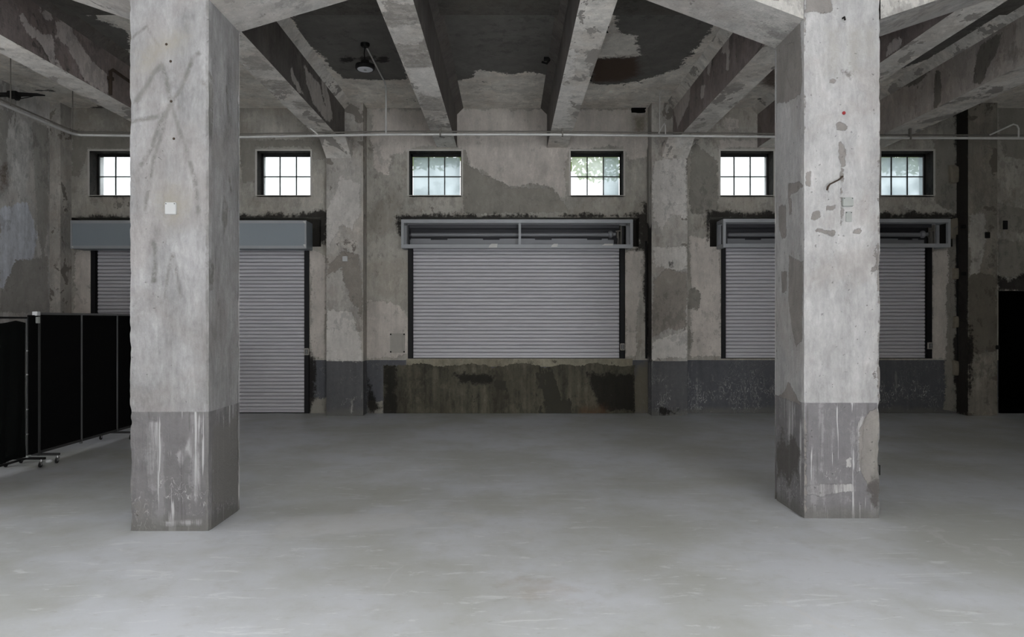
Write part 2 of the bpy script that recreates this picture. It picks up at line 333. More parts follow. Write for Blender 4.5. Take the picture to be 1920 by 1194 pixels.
def floor_mat():
    t = NT('grey_floor_paint'); P = t.pos()
    at = t.n('ShaderNodeAttribute', attribute_name='patch'); sp = t.n('ShaderNodeSeparateColor'); t.t.links.new(at.outputs['Color'], sp.inputs[0])
    n1 = t.noise(P, .7, 6, .6); n2 = t.noise(P, 5, 6, .65); n3 = t.noise(P, 40, 3, .6)
    sc1 = t.noise(t.vmul(P, (1.6, 7, 1)), 1.5, 9, .72, .6)
    col = t.mix(t.sm(n1, .35, .65), lin(171, 173, 170), lin(193, 196, 202))
    col = t.mix(t.math('MULTIPLY', t.sm(n2, .5, .7), .25), col, lin(160, 159, 154))
    s1 = t.math('MULTIPLY', t.sm(sc1, .575, .63), .5); col = t.mix(s1, col, lin(218, 220, 222))
    s2 = t.math('MULTIPLY', t.sm(t.noise(t.vmul(P, (3, 9, 1)), 2.1, 8, .75, .3),   .60, .66), .30); col = t.mix(s2, col, lin(140, 138, 132))
    # hairline cracks
    def crack(scale, seed, wd, amt, c, col):
        vo = t.n('ShaderNodeTexVoronoi', feature='DISTANCE_TO_EDGE'); nd = t.n('ShaderNodeTexNoise'); nd.inputs['Scale'].default_value = 1.6; nd.inputs['Detail'].default_value = 6
        t.put(nd.inputs['Vector'], P); v = t.n('ShaderNodeVectorMath', operation='MULTIPLY_ADD'); t.t.links.new(nd.outputs['Color'], v.inputs[0]); v.inputs[1].default_value = (.7, .7, .7); t.put(v.inputs[2], P)
        v2 = t.n('ShaderNodeVectorMath', operation='ADD'); t.t.links.new(v.outputs[0], v2.inputs[0]); v2.inputs[1].default_value = (seed, seed, 0)
        t.t.links.new(v2.outputs[0], vo.inputs['Vector']); vo.inputs['Scale'].default_value = scale
        msk = t.math('MULTIPLY', t.sm(vo.outputs['Distance'], wd * .3, wd, 1, 0), t.sm(t.noise(P, .9, 3, .5), .5, .6)); return t.mix(t.math('MULTIPLY', msk, amt), col, c), msk
    col, ck = crack(.33, 3.1, .006, .5, lin(190, 190, 190), col)
    mB = t.sm(t.math('MULTIPLY_ADD', t.math('SUBTRACT', n2, .5), .35, sp.outputs[2]), -.12, .14)
    mA = t.sm(t.math('MULTIPLY_ADD', t.math('SUBTRACT', n2, .5), .5, at.outputs['Alpha']), -.1, .12)
    mG = t.sm(t.math('MULTIPLY_ADD', t.math('SUBTRACT', n2, .5), .3, sp.outputs[1]), -.02, .02)
    col = t.mix(t.math('MULTIPLY', mB, .5), col, lin(140, 138, 128)); col = t.mix(t.math('MULTIPLY', mA, .35), col, lin(155, 142, 128)); col = t.mix(t.math('MULTIPLY', mG, .3), col, lin(205, 205, 205))
    rg = t.math('MULTIPLY_ADD', n2, .14, t.math('MULTIPLY_ADD', s1, .4, .30))
    h = t.math('MULTIPLY_ADD', n2, .5, t.math('MULTIPLY', n3, .08)); h = t.math('MULTIPLY_ADD', s1, -.6, h); h = t.math('MULTIPLY_ADD', n1, 3.0, h)
    return t.bsdf(col, rg, .30, bump=h, bstr=.22, bdist=.01)
M['floor'] = floor_mat()

def glass_mat():
    t = NT('dusty_window_glass'); P = t.pos()
    tr = t.n('ShaderNodeBsdfTransparent'); tr.inputs[0].default_value = (.92, .95, .95, 1)
    tl = t.n('ShaderNodeBsdfTranslucent'); tl.inputs[0].default_value = (.93, .96, .97, 1); gl = t.n('ShaderNodeBsdfGlossy'); gl.inputs['Roughness'].default_value = .12
    m1 = t.n('ShaderNodeMixShader'); t.put(m1.inputs[0], t.sm(t.noise(P, 1.3, 5, .5), .35, .7, .25, .50)); t.t.links.new(tr.outputs[0], m1.inputs[1]); t.t.links.new(tl.outputs[0], m1.inputs[2])
    m2 = t.n('ShaderNodeMixShader'); m2.inputs[0].default_value = .05; t.t.links.new(m1.outputs[0], m2.inputs[1]); t.t.links.new(gl.outputs[0], m2.inputs[2])
    t.t.links.new(m2.outputs[0], t.out.inputs[0]); return t.m
M['glass'] = glass_mat()
def glass_dim_mat():  # milky tint in the panes stands in for pale haze outside
    t = NT('haze_tinted_glass'); P = t.pos(); tr = t.n('ShaderNodeBsdfTransparent'); tr.inputs[0].default_value = (.90, .95, .96, 1)
    tl = t.n('ShaderNodeBsdfTranslucent'); tl.inputs[0].default_value = (.46, .51, .53, 1)
    m1 = t.n('ShaderNodeMixShader'); t.put(m1.inputs[0], t.sm(t.noise(P, 2.6, 4, .5), .30, .70, .55, .80)); t.t.links.new(tr.outputs[0], m1.inputs[1]); t.t.links.new(tl.outputs[0], m1.inputs[2]); t.t.links.new(m1.outputs[0], t.out.inputs[0]); return t.m
M['glass_dim'] = glass_dim_mat()
def leaf_mat():
    t = NT('pale_green_leaves'); n = t.noise(t.pos(), 2.5, 3, .6)
    c = t.mix(n, lin(120, 150, 70), lin(190, 205, 120)); d = t.n('ShaderNodeBsdfDiffuse'); tl = t.n('ShaderNodeBsdfTranslucent'); t.put(d.inputs[0], c); t.put(tl.inputs[0], c)
    m = t.n('ShaderNodeMixShader'); m.inputs[0].default_value = .6; t.t.links.new(d.outputs[0], m.inputs[1]); t.t.links.new(tl.outputs[0], m.inputs[2]); t.t.links.new(m.outputs[0], t.out.inputs[0]); return t.m
M['leaf'] = leaf_mat(); M['bark'] = flat('bark', (92, 80, 68), .9, 0, .1, .3, 20, .6); M['ground'] = flat('outside_ground', (120, 122, 112), .95, 0, .1, .2, 2)

# ------------------------------------------------------------------ room dimensions
WY = 12.0                       # inner face of the wall with the roller doors
PIL = 11.7                      # face of its pilasters
XL, XR = -7.68, 9.9
SLAB = EYE + 3.64; SOF = EYE + 2.96
OUT = WY + 0.42

# ------------------------------------------------------------------ floor
s = Surf()
floor_p = [('A', [(950, 1090), (1060, 1090), (1080, 1125), (980, 1120)]),
           ('G', [(520, 968), (760, 962), (800, 985), (520, 1010)]), ('G', [(835, 960), (905, 960), (915, 978), (850, 980)])]
s.grid((XL, REAR, 0), (1, 0, 0), (0, 1, 0), steps(0, XR - XL, .15), steps(0, OUT - REAR, .15), floor_p)
props(s.build('floor', M['floor'], kind='structure'), 'worn grey painted concrete floor with scuffs and hairline cracks', 'floor')

# ------------------------------------------------------------------ back wall
win_px = [(168, 267), (482, 582), (767, 865), (1070, 1169), (1351, 1450), (1652, 1750)]
WZ0, WZ1 = Z(367, WY), Z(283, WY)
wins = [(X(a, WY), X(b, WY), WZ0, WZ1) for a, b in win_px]
SILL = .94
doors = [(X(170, WY), X(580, WY), 0.0, 2.86), (X(765, WY), X(1172, WY), SILL, 2.86), (X(1352, WY), X(1747, WY), SILL, 2.86)]
pockets = [(X(134, WY), X(602, WY), 2.86, 3.36), (X(752, WY), X(1198, WY), 2.86, 3.36), (X(1331, WY), X(1786, WY), 2.86, 3.36)]
doorway = (X(1872, WY), XR - .15, 0.0, Z(545, WY))
holes = wins + doors + pockets + [doorway]
ex = [h[0] - XL for h in holes] + [h[1] - XL for h in holes]; ez = [h[2] for h in holes] + [h[3] for h in holes]
wall_p = [
    # broad pale plaster field between the middle windows
    ('G', [(700, 205), (830, 205), (1030, 205), (1210, 205), (1222, 290), (1180, 300), (1168, 275), (1065, 280), (1058, 330), (1068, 372), (1040, 375), (1030, 350), (1000, 345), (975, 350), (950, 352), (930, 340), (905, 322), (880, 315), (868, 282), (850, 272), (790, 275), (760, 285), (735, 290), (728, 328), (705, 322), (696, 260)]),
    ('G', [(1345, 262), (1450, 262), (1450, 278), (1345, 278)]), ('G', [(1358, 222), (1385, 222), (1388, 240), (1370, 248), (1356, 238)]),
    ('R', [(865, 300), (905, 325), (960, 352), (1035, 352), (1060, 380), (1065, 400), (870, 400)]),
    ('G', [(690, 560), (745, 570), (764, 590), (766, 660), (742, 672), (686, 672), (684, 590)]),
    ('G', [(1172, 470), (1208, 470), (1200, 560), (1196, 610), (1192, 668), (1173, 668)]),
    ('G', [(1292, 440), (1350, 450), (1352, 670), (1292, 668), (1296, 560)]),
    ('R', [(1290, 540), (1302, 540), (1314, 552), (1308, 580), (1290, 578)]), ('R', [(1290, 610), (1300, 630), (1298, 660), (1290, 655)]),
    ('G', [(582, 468), (610, 480), (610, 672), (584, 668)]), ('G', [(140, 470), (170, 470), (170, 670), (140, 670)]),
    ('G', [(1748, 470), (1782, 470), (1782, 672), (1748, 672)]),
    ('R', [(135, 245), (250, 245), (250, 280), (165, 278), (150, 330), (136, 330)]), ('R', [(452, 262), (610, 262), (612, 300), (585, 300), (582, 275), (480, 275), (478, 340), (455, 340)]),
    ('R', [(1295, 262), (1345, 300), (1345, 400), (1295, 400)]), ('R', [(1750, 262), (1795, 262), (1795, 400), (1755, 380)]),
    # soot above the shutter boxes
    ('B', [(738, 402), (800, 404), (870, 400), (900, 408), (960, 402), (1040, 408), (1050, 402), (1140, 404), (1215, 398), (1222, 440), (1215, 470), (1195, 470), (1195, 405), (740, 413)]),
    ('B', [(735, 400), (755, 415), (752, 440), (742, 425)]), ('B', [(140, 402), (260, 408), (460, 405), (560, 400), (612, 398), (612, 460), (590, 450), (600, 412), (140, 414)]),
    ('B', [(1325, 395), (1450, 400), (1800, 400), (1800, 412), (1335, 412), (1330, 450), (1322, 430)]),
    ('B', [(1205, 380), (1222, 380), (1222, 670), (1212, 670)]), ('B', [(1790, 200), (1816, 200), (1816, 775), (1796, 775), (1786, 640), (1798, 600), (1788, 520), (1800, 420)]),  # strips by the pilasters: shade painted in together with dark stain
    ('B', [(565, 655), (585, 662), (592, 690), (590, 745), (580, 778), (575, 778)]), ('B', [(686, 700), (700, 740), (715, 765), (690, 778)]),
    # stripped concrete apron under the middle shutter
    
    ('A', [(1192, 690), (1218, 676), (1222, 772), (1184, 772), (1182, 730)]), ('G', [(1160, 752), (1175, 750), (1178, 765), (1162, 766)]), ('G', [(1092, 768), (1130, 764), (1140, 774), (1090, 776)]),
    ('R', [(580, 745), (612, 748), (612, 778), (580, 778)]), ('R', [(690, 752), (720, 750), (720, 778), (690, 778)]),
    ('B', [(1870, 515), (1890, 525), (1925, 512), (1925, 545), (1870, 545)]), ('R', [(1782, 420), (1800, 420), (1800, 770), (1770, 770), (1775, 600)]), ('R', [(1872, 450), (1925, 450), (1925, 520), (1872, 520)]), ('G', [(1408, 275), (1434, 275), (1434, 281), (1406, 281)]), ('G', [(1090, 272), (1065, 272), (1065, 266), (1090, 266)]), ('G', [(775, 264), (800, 264), (800, 269), (775, 269)]), ('R', [(1870, 200), (1925, 200), (1925, 300), (1880, 290)]), ('R', [(1870, 380), (1925, 395), (1925, 440), (1875, 430)]),
    ('A', [(1184, 215), (1210, 215), (1210, 250), (1190, 250)])]
s = Surf()
s.grid((XL, WY, 0), (1, 0, 0), (0, 0, 1), steps(0, XR - XL, .045, ex), steps(0, SLAB, .045, ez), wall_p, holes=[(h[0] - XL, h[1] - XL, h[2], h[3]) for h in holes])
for h in doors + pockets:       # the recess behind each shutter and its box, shade painted on as near-black
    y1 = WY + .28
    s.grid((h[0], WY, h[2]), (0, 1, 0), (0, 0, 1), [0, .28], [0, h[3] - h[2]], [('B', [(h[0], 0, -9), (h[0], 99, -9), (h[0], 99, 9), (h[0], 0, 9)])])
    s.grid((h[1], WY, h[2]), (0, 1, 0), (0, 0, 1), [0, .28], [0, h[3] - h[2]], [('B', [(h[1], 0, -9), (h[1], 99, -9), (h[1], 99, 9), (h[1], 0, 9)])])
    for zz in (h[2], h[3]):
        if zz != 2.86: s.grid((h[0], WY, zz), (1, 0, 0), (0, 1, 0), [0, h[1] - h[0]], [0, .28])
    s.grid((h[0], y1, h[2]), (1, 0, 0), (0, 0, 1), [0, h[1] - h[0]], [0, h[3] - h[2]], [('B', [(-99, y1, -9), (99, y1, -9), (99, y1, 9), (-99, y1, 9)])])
for dd, p in zip(doors, pockets):   # ledges where the pocket is wider than the door
    for a, b in ((p[0], dd[0]), (dd[1], p[1])):
        s.grid((a, WY, 2.86), (1, 0, 0), (0, 1, 0), [0, b - a], [0, .28])
wall_back = props(s.build('wall_back', M['wall'], kind='structure'), 'long peeling plaster wall with roller doors and small high windows', 'wall')
# outer skin of the wall around the windows, so no daylight leaks past the reveals
s = MB(); xs = [XL - .3] + [v for h in wins for v in (h[0], h[1])] + [XR + .3]
for i in range(0, len(xs), 2): s.box(xs[i], xs[i + 1], OUT - .02, OUT, WZ0, WZ1)
s.box(XL - .3, doorway[0] - .02, OUT - .02, OUT, 0, WZ0); s.box(doorway[0] - .02, XR + .3, OUT - .02, OUT, doorway[3] + .02, WZ0); s.box(XL - .3, XR + .3, OUT - .02, OUT, WZ1, SLAB + .3)
props(s.build('wall_outer', M['plank'], kind='structure'), 'outer skin of the wall around the high windows', 'wall')

# stripped dark concrete apron under the middle shutter
M['apron'] = plaster('apron_concrete', (84, 81, 70), (62, 60, 52), (120, 117, 100), soot_shade=(36, 34, 30), flake=.25, fscale=1.4, streak=1.3, mottle=.7, seed=51, anis=(1, 1, .4), layer=.2, grit=.3, pits=.5)
rg = random.Random(4); s = Surf(); x0, x1, zt = X(719, WY), X(1190, WY), Z(684, WY)
def ragged(P):
    P = P.copy(); fr = np.clip(P[:, 2] / zt, 0, 1) ** 6
    P[:, 2] += fr * np.array([mnoise.noise(Vector((x * 2.3, 0, 0))) * .07 + mnoise.noise(Vector((x * 9, 3, 0))) * .03 + mnoise.noise(Vector((x * 31, 5, 0))) * .025 for x in P[:, 0]])
    P[:, 0] += (P[:, 0] > x1 - .1) * np.array([mnoise.noise(Vector((z * 5, 7, 0))) * .06 for z in P[:, 2]]); return P
ap = [('B', [(719, 684), (743, 684), (743, 780), (719, 780)]), ('B', [(1100, 700), (1190, 700), (1190, 770), (1130, 772)]), ('B', [(850, 700), (930, 704), (920, 720), (860, 716)]), ('A', [(1090, 767), (1130, 764), (1140, 776), (1088, 777)])]  # strip at the left end paints the shade of a recess
s.grid((x0, WY - .012, 0), (1, 0, 0), (0, 0, 1), steps(0, x1 - x0, .015), steps(0, zt, .03), ap, fn=ragged); s.grid((x0, WY, 0), (0, -1, 0), (0, 0, 1), [0, .012], steps(0, zt, .03)); s.grid((x1, WY - .012, 0), (0, 1, 0), (0, 0, 1), [0, .012], steps(0, zt, .03), fn=ragged)
s.grid((x0, WY - .012, zt), (1, 0, 0), (0, 1, 0), steps(0, x1 - x0, .03), [0, .012], fn=ragged)
s.build('apron', M['apron'], wall_back)
M['sill'] = plaster('sill_mortar', (136, 131, 116), (100, 96, 84), (150, 146, 132), flake=.2, seed=61)
s = Surf(); xa_, xb_ = X(762, WY), X(1186, WY); s.grid((xa_, WY - .007, .80), (1, 0, 0), (0, 0, 1), steps(0, xb_ - xa_, .05), [0, .05, .10, .137]); s.grid((xa_, WY - .007, .937), (1, 0, 0), (0, 1, 0), steps(0, xb_ - xa_, .1), [0, .05]); s.build('sill', M['sill'], wall_back)

# other walls
s = Surf()
left_p = [('G', [(0, 390), (50, 380), (70, 440), (60, 500), (20, 540), (0, 540)]), ('R', [(0, 200), (15, 215), (12, 330), (0, 330)]), ('R', [(60, 228), (90, 240), (92, 420), (80, 480), (70, 420), (64, 330)]),
          ('A', [(0, 310), (10, 310), (12, 350), (0, 360)]), ('R', [(30, 490), (90, 480), (90, 585), (0, 585), (0, 560)])]
s.grid((XL, REAR, 0), (0, 1, 0), (0, 0, 1), steps(0, OUT - REAR, .08), steps(0, SLAB, .08), left_p)
props(s.build('wall_left', M['wall_side'], kind='structure'), 'streaky bluish grey plaster side wall behind the black screens', 'wall')
s = Surf(); s.grid((XR, OUT, 0), (0, -1, 0), (0, 0, 1), steps(0, OUT - REAR, .3), steps(0, SLAB, .3))
props(s.build('wall_right', M['fresh'], kind='structure'), 'plain plaster side wall beyond the dark doorway', 'wall')
s = Surf(); gates = [(-4.65, -.75, .1, 3.0), (3.6, 7.2, .1, 3.0)]
s.grid((XR, REAR, 0), (-1, 0, 0), (0, 0, 1), steps(0, XR - XL, .6), steps(0, SLAB, .6))
props(s.build('wall_front', M['fresh'], kind='structure'), 'plaster wall with two gateways opposite the roller doors', 'wall')
for nm, a, b in (('wall_blocker', XL, -4.3), ('wall_blocker', 4.3, XR)):     # unseen wall stubs, added to keep light off the side bays
    q = MB(); q.box(a, b, .85, 1.1, 0, SLAB); props(q.build(nm, M['fresh'], kind='structure'), 'added light-blocking wall beside the bay behind the camera, on the ' + ('screens side' if a < 0 else 'doorway side'), 'wall')
# room behind the doorway on the right, its darkness painted near-black
s = MB(); a, b, z0, z1 = doorway; y1 = WY + 2.4
s.add([(a, WY + .001, 0), (a, y1, 0), (a, y1, z1), (a, WY + .001, z1), (b, WY + .001, 0), (b, y1, 0), (b, y1, z1), (b, WY + .001, z1)], [(0, 1, 2, 3), (4, 5, 6, 7), (1, 5, 6, 2), (3, 2, 6, 7), (0, 4, 5, 1)])
props(s.build('door_4', M['void'], kind='structure'), 'unlit open doorway at the right end of the wall', 'doorway')

# ------------------------------------------------------------------ ceiling slab
beam_x = [(-5.63, -5.27), (-3.09, -2.74), (-1.22, -.88), (.665, 1.01), (2.76, 3.13), (4.28, 4.62), (5.97, 6.45)]
slab_p = [
    ('R', [(775, -60), (1075, -60), (1048, 120), (1032, 142), (1018, 138), (990, 134), (960, 140), (925, 134), (893, 132), (885, 145), (848, 152), (830, 60)]),
    ('R', [(500, -60), (740, -60), (745, 60), (765, 148), (700, 150), (640, 146), (560, 60)]),
    ('R', [(1180, -60), (1400, -60), (1330, 60), (1270, 130), (1235, 140), (1180, 155), (1130, 160), (1105, 155), (1110, 108), (1180, 108), (1200, 104), (1190, 70), (1160, 60), (1150, 0)]),
    ('G', [(1150, 62), (1225, 60), (1230, 100), (1120, 104)]), ('G', [(1175, 25), (1205, 22), (1260, 28), (1290, 38), (1270, 52), (1230, 60), (1190, 58)]), ('G', [(1285, 40), (1310, 40), (1305, 56), (1282, 55)]), ('G', [(1245, 28), (1280, 30), (1275, 38), (1250, 38)]),
    ('A', [(1105, 108), (1195, 108), (1200, 140), (1170, 152), (1110, 155)]), ('A', [(1425, 130), (1460, 128), (1460, 168), (1430, 158)]),
    ('R', [(1655, 60), (1740, 60), (1900, -40), (1500, -40)]), ('R', [(1740, 110), (1860, 40), (1925, 5), (1925, -30), (1810, 20), (1655, 140)]),
    ('G', [(1665, 85), (1680, 75), (1688, 85), (1660, 108)]),
    ('R', [(0, 0), (40, 0), (150, 70), (80, 70), (60, 40), (0, 50)]), ('R', [(90, 0), (240, 60), (240, 100), (160, 60)]),
    ('B', [(638, 108), (658, 106), (660, 116), (640, 117)]), ('B', [(704, 108), (726, 106), (728, 116), (706, 118)]), ('B', [(672, 106), (700, 106), (700, 114), (674, 114)]),
    ('B', [(205, 196), (130, 212), (120, 208), (240, 200)])]
s = Surf()
s.grid((XL, WY, SLAB), (1, 0, 0), (0, -1, 0), steps(0, XR - XL, .06), steps(0, WY - 5.5, .06), slab_p)
s.grid((XL, 5.5, SLAB), (1, 0, 0), (0, -1, 0), steps(0, XR - XL, .5), steps(0, 5.5 - REAR, .5))
ceiling = props(s.build('ceiling', M['slab'], kind='structure'), 'peeling painted concrete slab between the beams', 'ceiling')
s = MB(); s.box(XL - .3, XR + .3, REAR - .3, OUT + .1, SLAB + .02, SLAB + .3); s.build('roof', M['void'], ceiling)
s = MB()
for (a, b) in zip([XL] + [q[1] for q in beam_x], [q[0] for q in beam_x] + [XR]):
    s.box(a + .02, b - .02, 5.9, 8.26, SLAB - .03, SLAB + .01)
# thickened strip of the slab beside the girder, one per bay
for (a, b) in zip([XL] + [q[1] for q in beam_x], [q[0] for q in beam_x] + [XR]):
    q = Surf(); box_surf(q, a + .02, b - .02, 6.0, 8.26, SLAB - .035, SLAB + .005, .15, {}); q.build('slab_strip', M['slab_dark'], ceiling)

# ------------------------------------------------------------------ beams running to the wall
soff = {
    1: [('R', [(450, 110), (480, 100), (510, 130), (470, 132)]), ('R', [(470, 150), (540, 150), (560, 172), (500, 168)]), ('R', [(545, 190), (590, 190), (600, 205), (560, 205)])],
    2: [('R', [(715, 0), (790, 10), (795, 40), (730, 50)]), ('R', [(740, 85), (800, 82), (812, 125), (762, 128)]), ('R', [(775, 170), (830, 185), (838, 210), (795, 205)]), ('R', [(790, 225), (828, 225), (832, 240), (795, 240)]),
        ('G', [(765, 125), (815, 128), (832, 180), (810, 192), (790, 185)])],
    3: [('G', [(1055, 105), (1078, 80), (1085, 100), (1070, 150), (1050, 160)]), ('G', [(1040, 160), (1075, 160), (1065, 240), (1035, 240)])],
    4: [('R', [(1362, 162), (1385, 155), (1392, 160), (1370, 168)]), ('R', [(1298, 238), (1325, 228), (1318, 236), (1300, 244)])],
}
right_side = {
    1: [('G', [(568, 115), (582, 140), (600, 160), (606, 190), (622, 230), (612, 226), (590, 200), (575, 160)]), ('G', [(600, 120), (610, 150), (625, 220), (618, 226), (604, 170)]), ('G', [(545, 120), (552, 140), (570, 178), (560, 172), (546, 145)])],
    0: [('G', [(35, 15), (60, 50), (100, 70), (105, 110), (120, 135), (100, 128), (75, 80), (50, 60), (38, 35)]), ('G', [(105, 35), (130, 45), (160, 100), (200, 140), (205, 180), (160, 150), (130, 90), (108, 70)]), ('G', [(70, 10), (95, 20), (98, 40), (82, 40)])],
}
left_side = {
    4: [('G', [(1368, 42), (1358, 60), (1352, 100), (1366, 100)]), ('G', [(1330, 100), (1336, 100), (1330, 140), (1326, 138)]), ('G', [(1280, 120), (1300, 130), (1290, 200), (1270, 240), (1262, 200)]), ('G', [(1362, 95), (1368, 95), (1366, 130), (1361, 130)]), ('G', [(1315, 160), (1322, 160), (1318, 185), (1312, 182)])],
    5: [('G', [(1665, 80), (1690, 70), (1690, 90), (1660, 110)])],
    6: [('R', [(1835, 85), (1880, 60), (1868, 100), (1850, 130), (1842, 158), (1825, 158)]), ('R', [(1755, 135), (1762, 135), (1765, 190), (1752, 205), (1750, 200)]), ('R', [(1700, 145), (1745, 130), (1725, 155), (1690, 165)])],
}
blabel = ['ceiling beam at far left with flaking white and dark sides', 'ceiling beam landing on the pilaster left of the middle shutter', 'ceiling beam ending between the pilaster and third window', 'ceiling beam ending left of the fourth window',
          'ceiling beam landing on the pilaster right of the middle shutter', 'pale ceiling beam right of the right column', 'broad pinkish ceiling beam at far right']
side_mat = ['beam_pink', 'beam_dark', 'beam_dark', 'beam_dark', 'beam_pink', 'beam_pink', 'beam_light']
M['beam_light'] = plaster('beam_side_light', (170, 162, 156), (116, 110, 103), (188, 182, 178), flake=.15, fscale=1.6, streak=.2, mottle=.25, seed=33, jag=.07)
CH = .11
for i, (a, b) in enumerate(beam_x):
    root = empty('concrete_beam', ((a + b) / 2, 9, SOF), blabel[i], 'beam', 'ceiling beams', 'structure')
    y1 = WY; ys0 = 6.25 if i >= 4 else 5.9; ysf = 5.64 if i >= 4 else 5.3; ys = steps(0, y1 - ys0, .06); zs = steps(0, SLAB - CH - SOF, .06); hgt = SLAB - CH
    s = Surf(); s.grid((a, y1, SOF), (1, 0, 0), (0, -1, 0), steps(0, b - a, .06), ys, soff.get(i, ())); s.build('soffit', M['beam'], root)
    s = Surf(); s.grid((a, y1, SOF), (0, -1, 0), (0, 0, 1), ys, zs, left_side.get(i, ())); s.grid((b, ys0, SOF), (0, 1, 0), (0, 0, 1), ys, zs, right_side.get(i, ()))
    s.build('beam_side', M[side_mat[i]], root)
    k = CH / CH
    s = Surf(); d = CH * math.sqrt(2)
    s.grid((a, y1, hgt), (0, -1, 0), (-.7071, 0, .7071), ys, [0, d / 2, d]); s.grid((b, ys0, hgt), (0, 1, 0), (.7071, 0, .7071), ys, [0, d / 2, d])
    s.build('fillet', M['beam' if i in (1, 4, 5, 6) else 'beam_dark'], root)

def haunch(root, x0, x1):       # sloping bracket where a beam lands on its pilaster
    s = Surf(); h = SOF - (EYE + 2.71); yb = 11.2
    s.grid((x0, yb, SOF), (1, 0, 0), (0, PIL - yb, -h), steps(0, x1 - x0, .06), np.linspace(0, 1, 9))
    q = MB(); q.add([(x0, yb, SOF), (x0, PIL, SOF - h), (x0, PIL, SOF), (x1, yb, SOF), (x1, PIL, SOF - h), (x1, PIL, SOF)], [(0, 1, 2), (3, 5, 4)])
    n = s.n; s.v.append(np.array(q.v)); s.a.append(np.full((6, 4), -1.0)); s.n += 6; s.f += [tuple(k + n for k in f) for f in q.f]
    s.build('haunch', M['beam'], root)
beams = [o for o in C.objects if o.name.startswith('concrete_beam')]
haunch(beams[1], -3.045, -2.62); haunch(beams[4], 2.57, 3.0)

# ------------------------------------------------------------------ pilasters
M['pilaster_bare'] = plaster('bare_pilaster', (134, 129, 120), (108, 102, 92), (160, 156, 149), flake=.3, fscale=2.2, streak=.5, mottle=.5, seed=71, speck=.3)
def pil(x0, x1, label, patches, name='wall_pilaster', mat='pilaster'):
    s = Surf(); s_ = steps(0, x1 - x0, .03)
    zs = steps(0, SLAB, .04)
    s.grid((x0, PIL, 0), (1, 0, 0), (0, 0, 1), s_, zs, patches.get('front', ()))
    s.grid((x0, WY, 0), (0, -1, 0), (0, 0, 1), steps(0, WY - PIL, .05), zs, patches.get('left', ())); s.grid((x1, PIL, 0), (0, 1, 0), (0, 0, 1), steps(0, WY - PIL, .05), zs, patches.get('right', ()))
    return props(s.build(name, M[mat], kind='structure'), label, 'pilaster', 'wall pilasters')
pil(-3.045, -2.43, 'pilaster with a small white plate between left and middle shutters',
    {'front': [('R', [(612, 520), (640, 500), (655, 560), (672, 580), (680, 620), (680, 520), (672, 480), (640, 470), (614, 500)]), ('G', [(614, 580), (660, 585), (676, 640), (680, 676), (612, 676), (612, 600)]), ('G', [(640, 330), (676, 345), (676, 400), (660, 430), (640, 420), (612, 470), (612, 400)]),
               ('G', [(625, 262), (660, 262), (655, 295), (630, 290)]), ('G', [(655, 745), (668, 744), (664, 770), (655, 775)])]})
pil(2.40, 3.0, 'blotchy pilaster between middle and right shutters',
    {'front': [('R', [(1224, 525), (1250, 500), (1288, 510), (1288, 610), (1270, 622), (1250, 615), (1235, 628), (1224, 632)]), ('G', [(1224, 640), (1250, 628), (1288, 620), (1288, 672), (1222, 672)]), ('G', [(1224, 300), (1286, 296), (1286, 410), (1260, 400), (1240, 430), (1224, 410)]), ('G', [(1225, 462), (1285, 465), (1288, 500), (1262, 520), (1240, 500), (1226, 505)]),
               ('B', [(1250, 490), (1262, 490), (1262, 505), (1252, 502)]), ('B', [(1235, 768), (1272, 768), (1270, 775), (1240, 775)])],
     'left': [('B', [(1214, 420), (1223, 420), (1223, 672), (1214, 672)])]})  # left face: its shade painted in along with the stain
pil(XL, -7.5, 'narrow corner pilaster at the left end of the wall', {})
pil(7.70, 8.19, 'stained pilaster beside the dark doorway',
    {'front': [('R', [(1815, 520), (1840, 510), (1870, 520), (1870, 660), (1815, 660)]), ('G', [(1818, 400), (1850, 400), (1850, 450), (1838, 500), (1836, 560), (1818, 590)]), ('B', [(1815, 600), (1824, 620), (1822, 740), (1815, 770)])],
     'left': [('B', [(1780, 190), (1818, 190), (1818, 780), (1780, 780)])]}, mat='pilaster_bare')  # whole left face darkened: painted shade plus real stain

# ------------------------------------------------------------------ columns and girder
def chip(seed, amt):
    def f(P):
        return P
    return f
def make_column(name, x0, x1, y0, y1, mat, label, patches, seed):
    zt = SLAB - .04; d = .016
    def fn(P):
        P = P.copy()
        for k in range(len(P)):
            ex_ = min(abs(P[k, 0] - x0), abs(P[k, 0] - x1)); ey_ = min(abs(P[k, 1] - y0), abs(P[k, 1] - y1))
            e = max(ex_, ey_)
            if e < .045:
                z = P[k, 2]; sx = 1 if P[k, 0] > (x0 + x1) / 2 else -1; sy = 1 if P[k, 1] > (y0 + y1) / 2 else -1
                a = mnoise.noise(Vector((seed + sx, sy * 3.1, z * 3.3))) * .5 + .5; b_ = mnoise.noise(Vector((seed, sx + sy * 2, z * 14)))
                low = 1.8 if z < .95 else 1.0
                c = (max(0, a * 1.6 - .75) * .012 + max(0, b_) * .008 + .003) * low * (1 - e / .045)
                P[k, 0] -= sx * c; P[k, 1] -= sy * c
        return P
    s = Surf(); xs, ys, zs = steps(0, x1 - x0, d), steps(0, y1 - y0, d), steps(0, zt, d * 1.3)
    s.grid((x0, y0, 0), (1, 0, 0), (0, 0, 1), xs, zs, patches.get('front', ()), fn=fn)
    s.grid((x0, y1, 0), (0, -1, 0), (0, 0, 1), ys, zs, patches.get('left', ()), fn=fn)
    s.grid((x1, y0, 0), (0, 1, 0), (0, 0, 1), ys, zs, patches.get('right', ()), fn=fn)
    s.grid((x1, y1, 0), (-1, 0, 0), (0, 0, 1), steps(0, x1 - x0, .05), steps(0, zt, .1))
    return props(s.build(name, mat), label, 'column', None, 'thing')
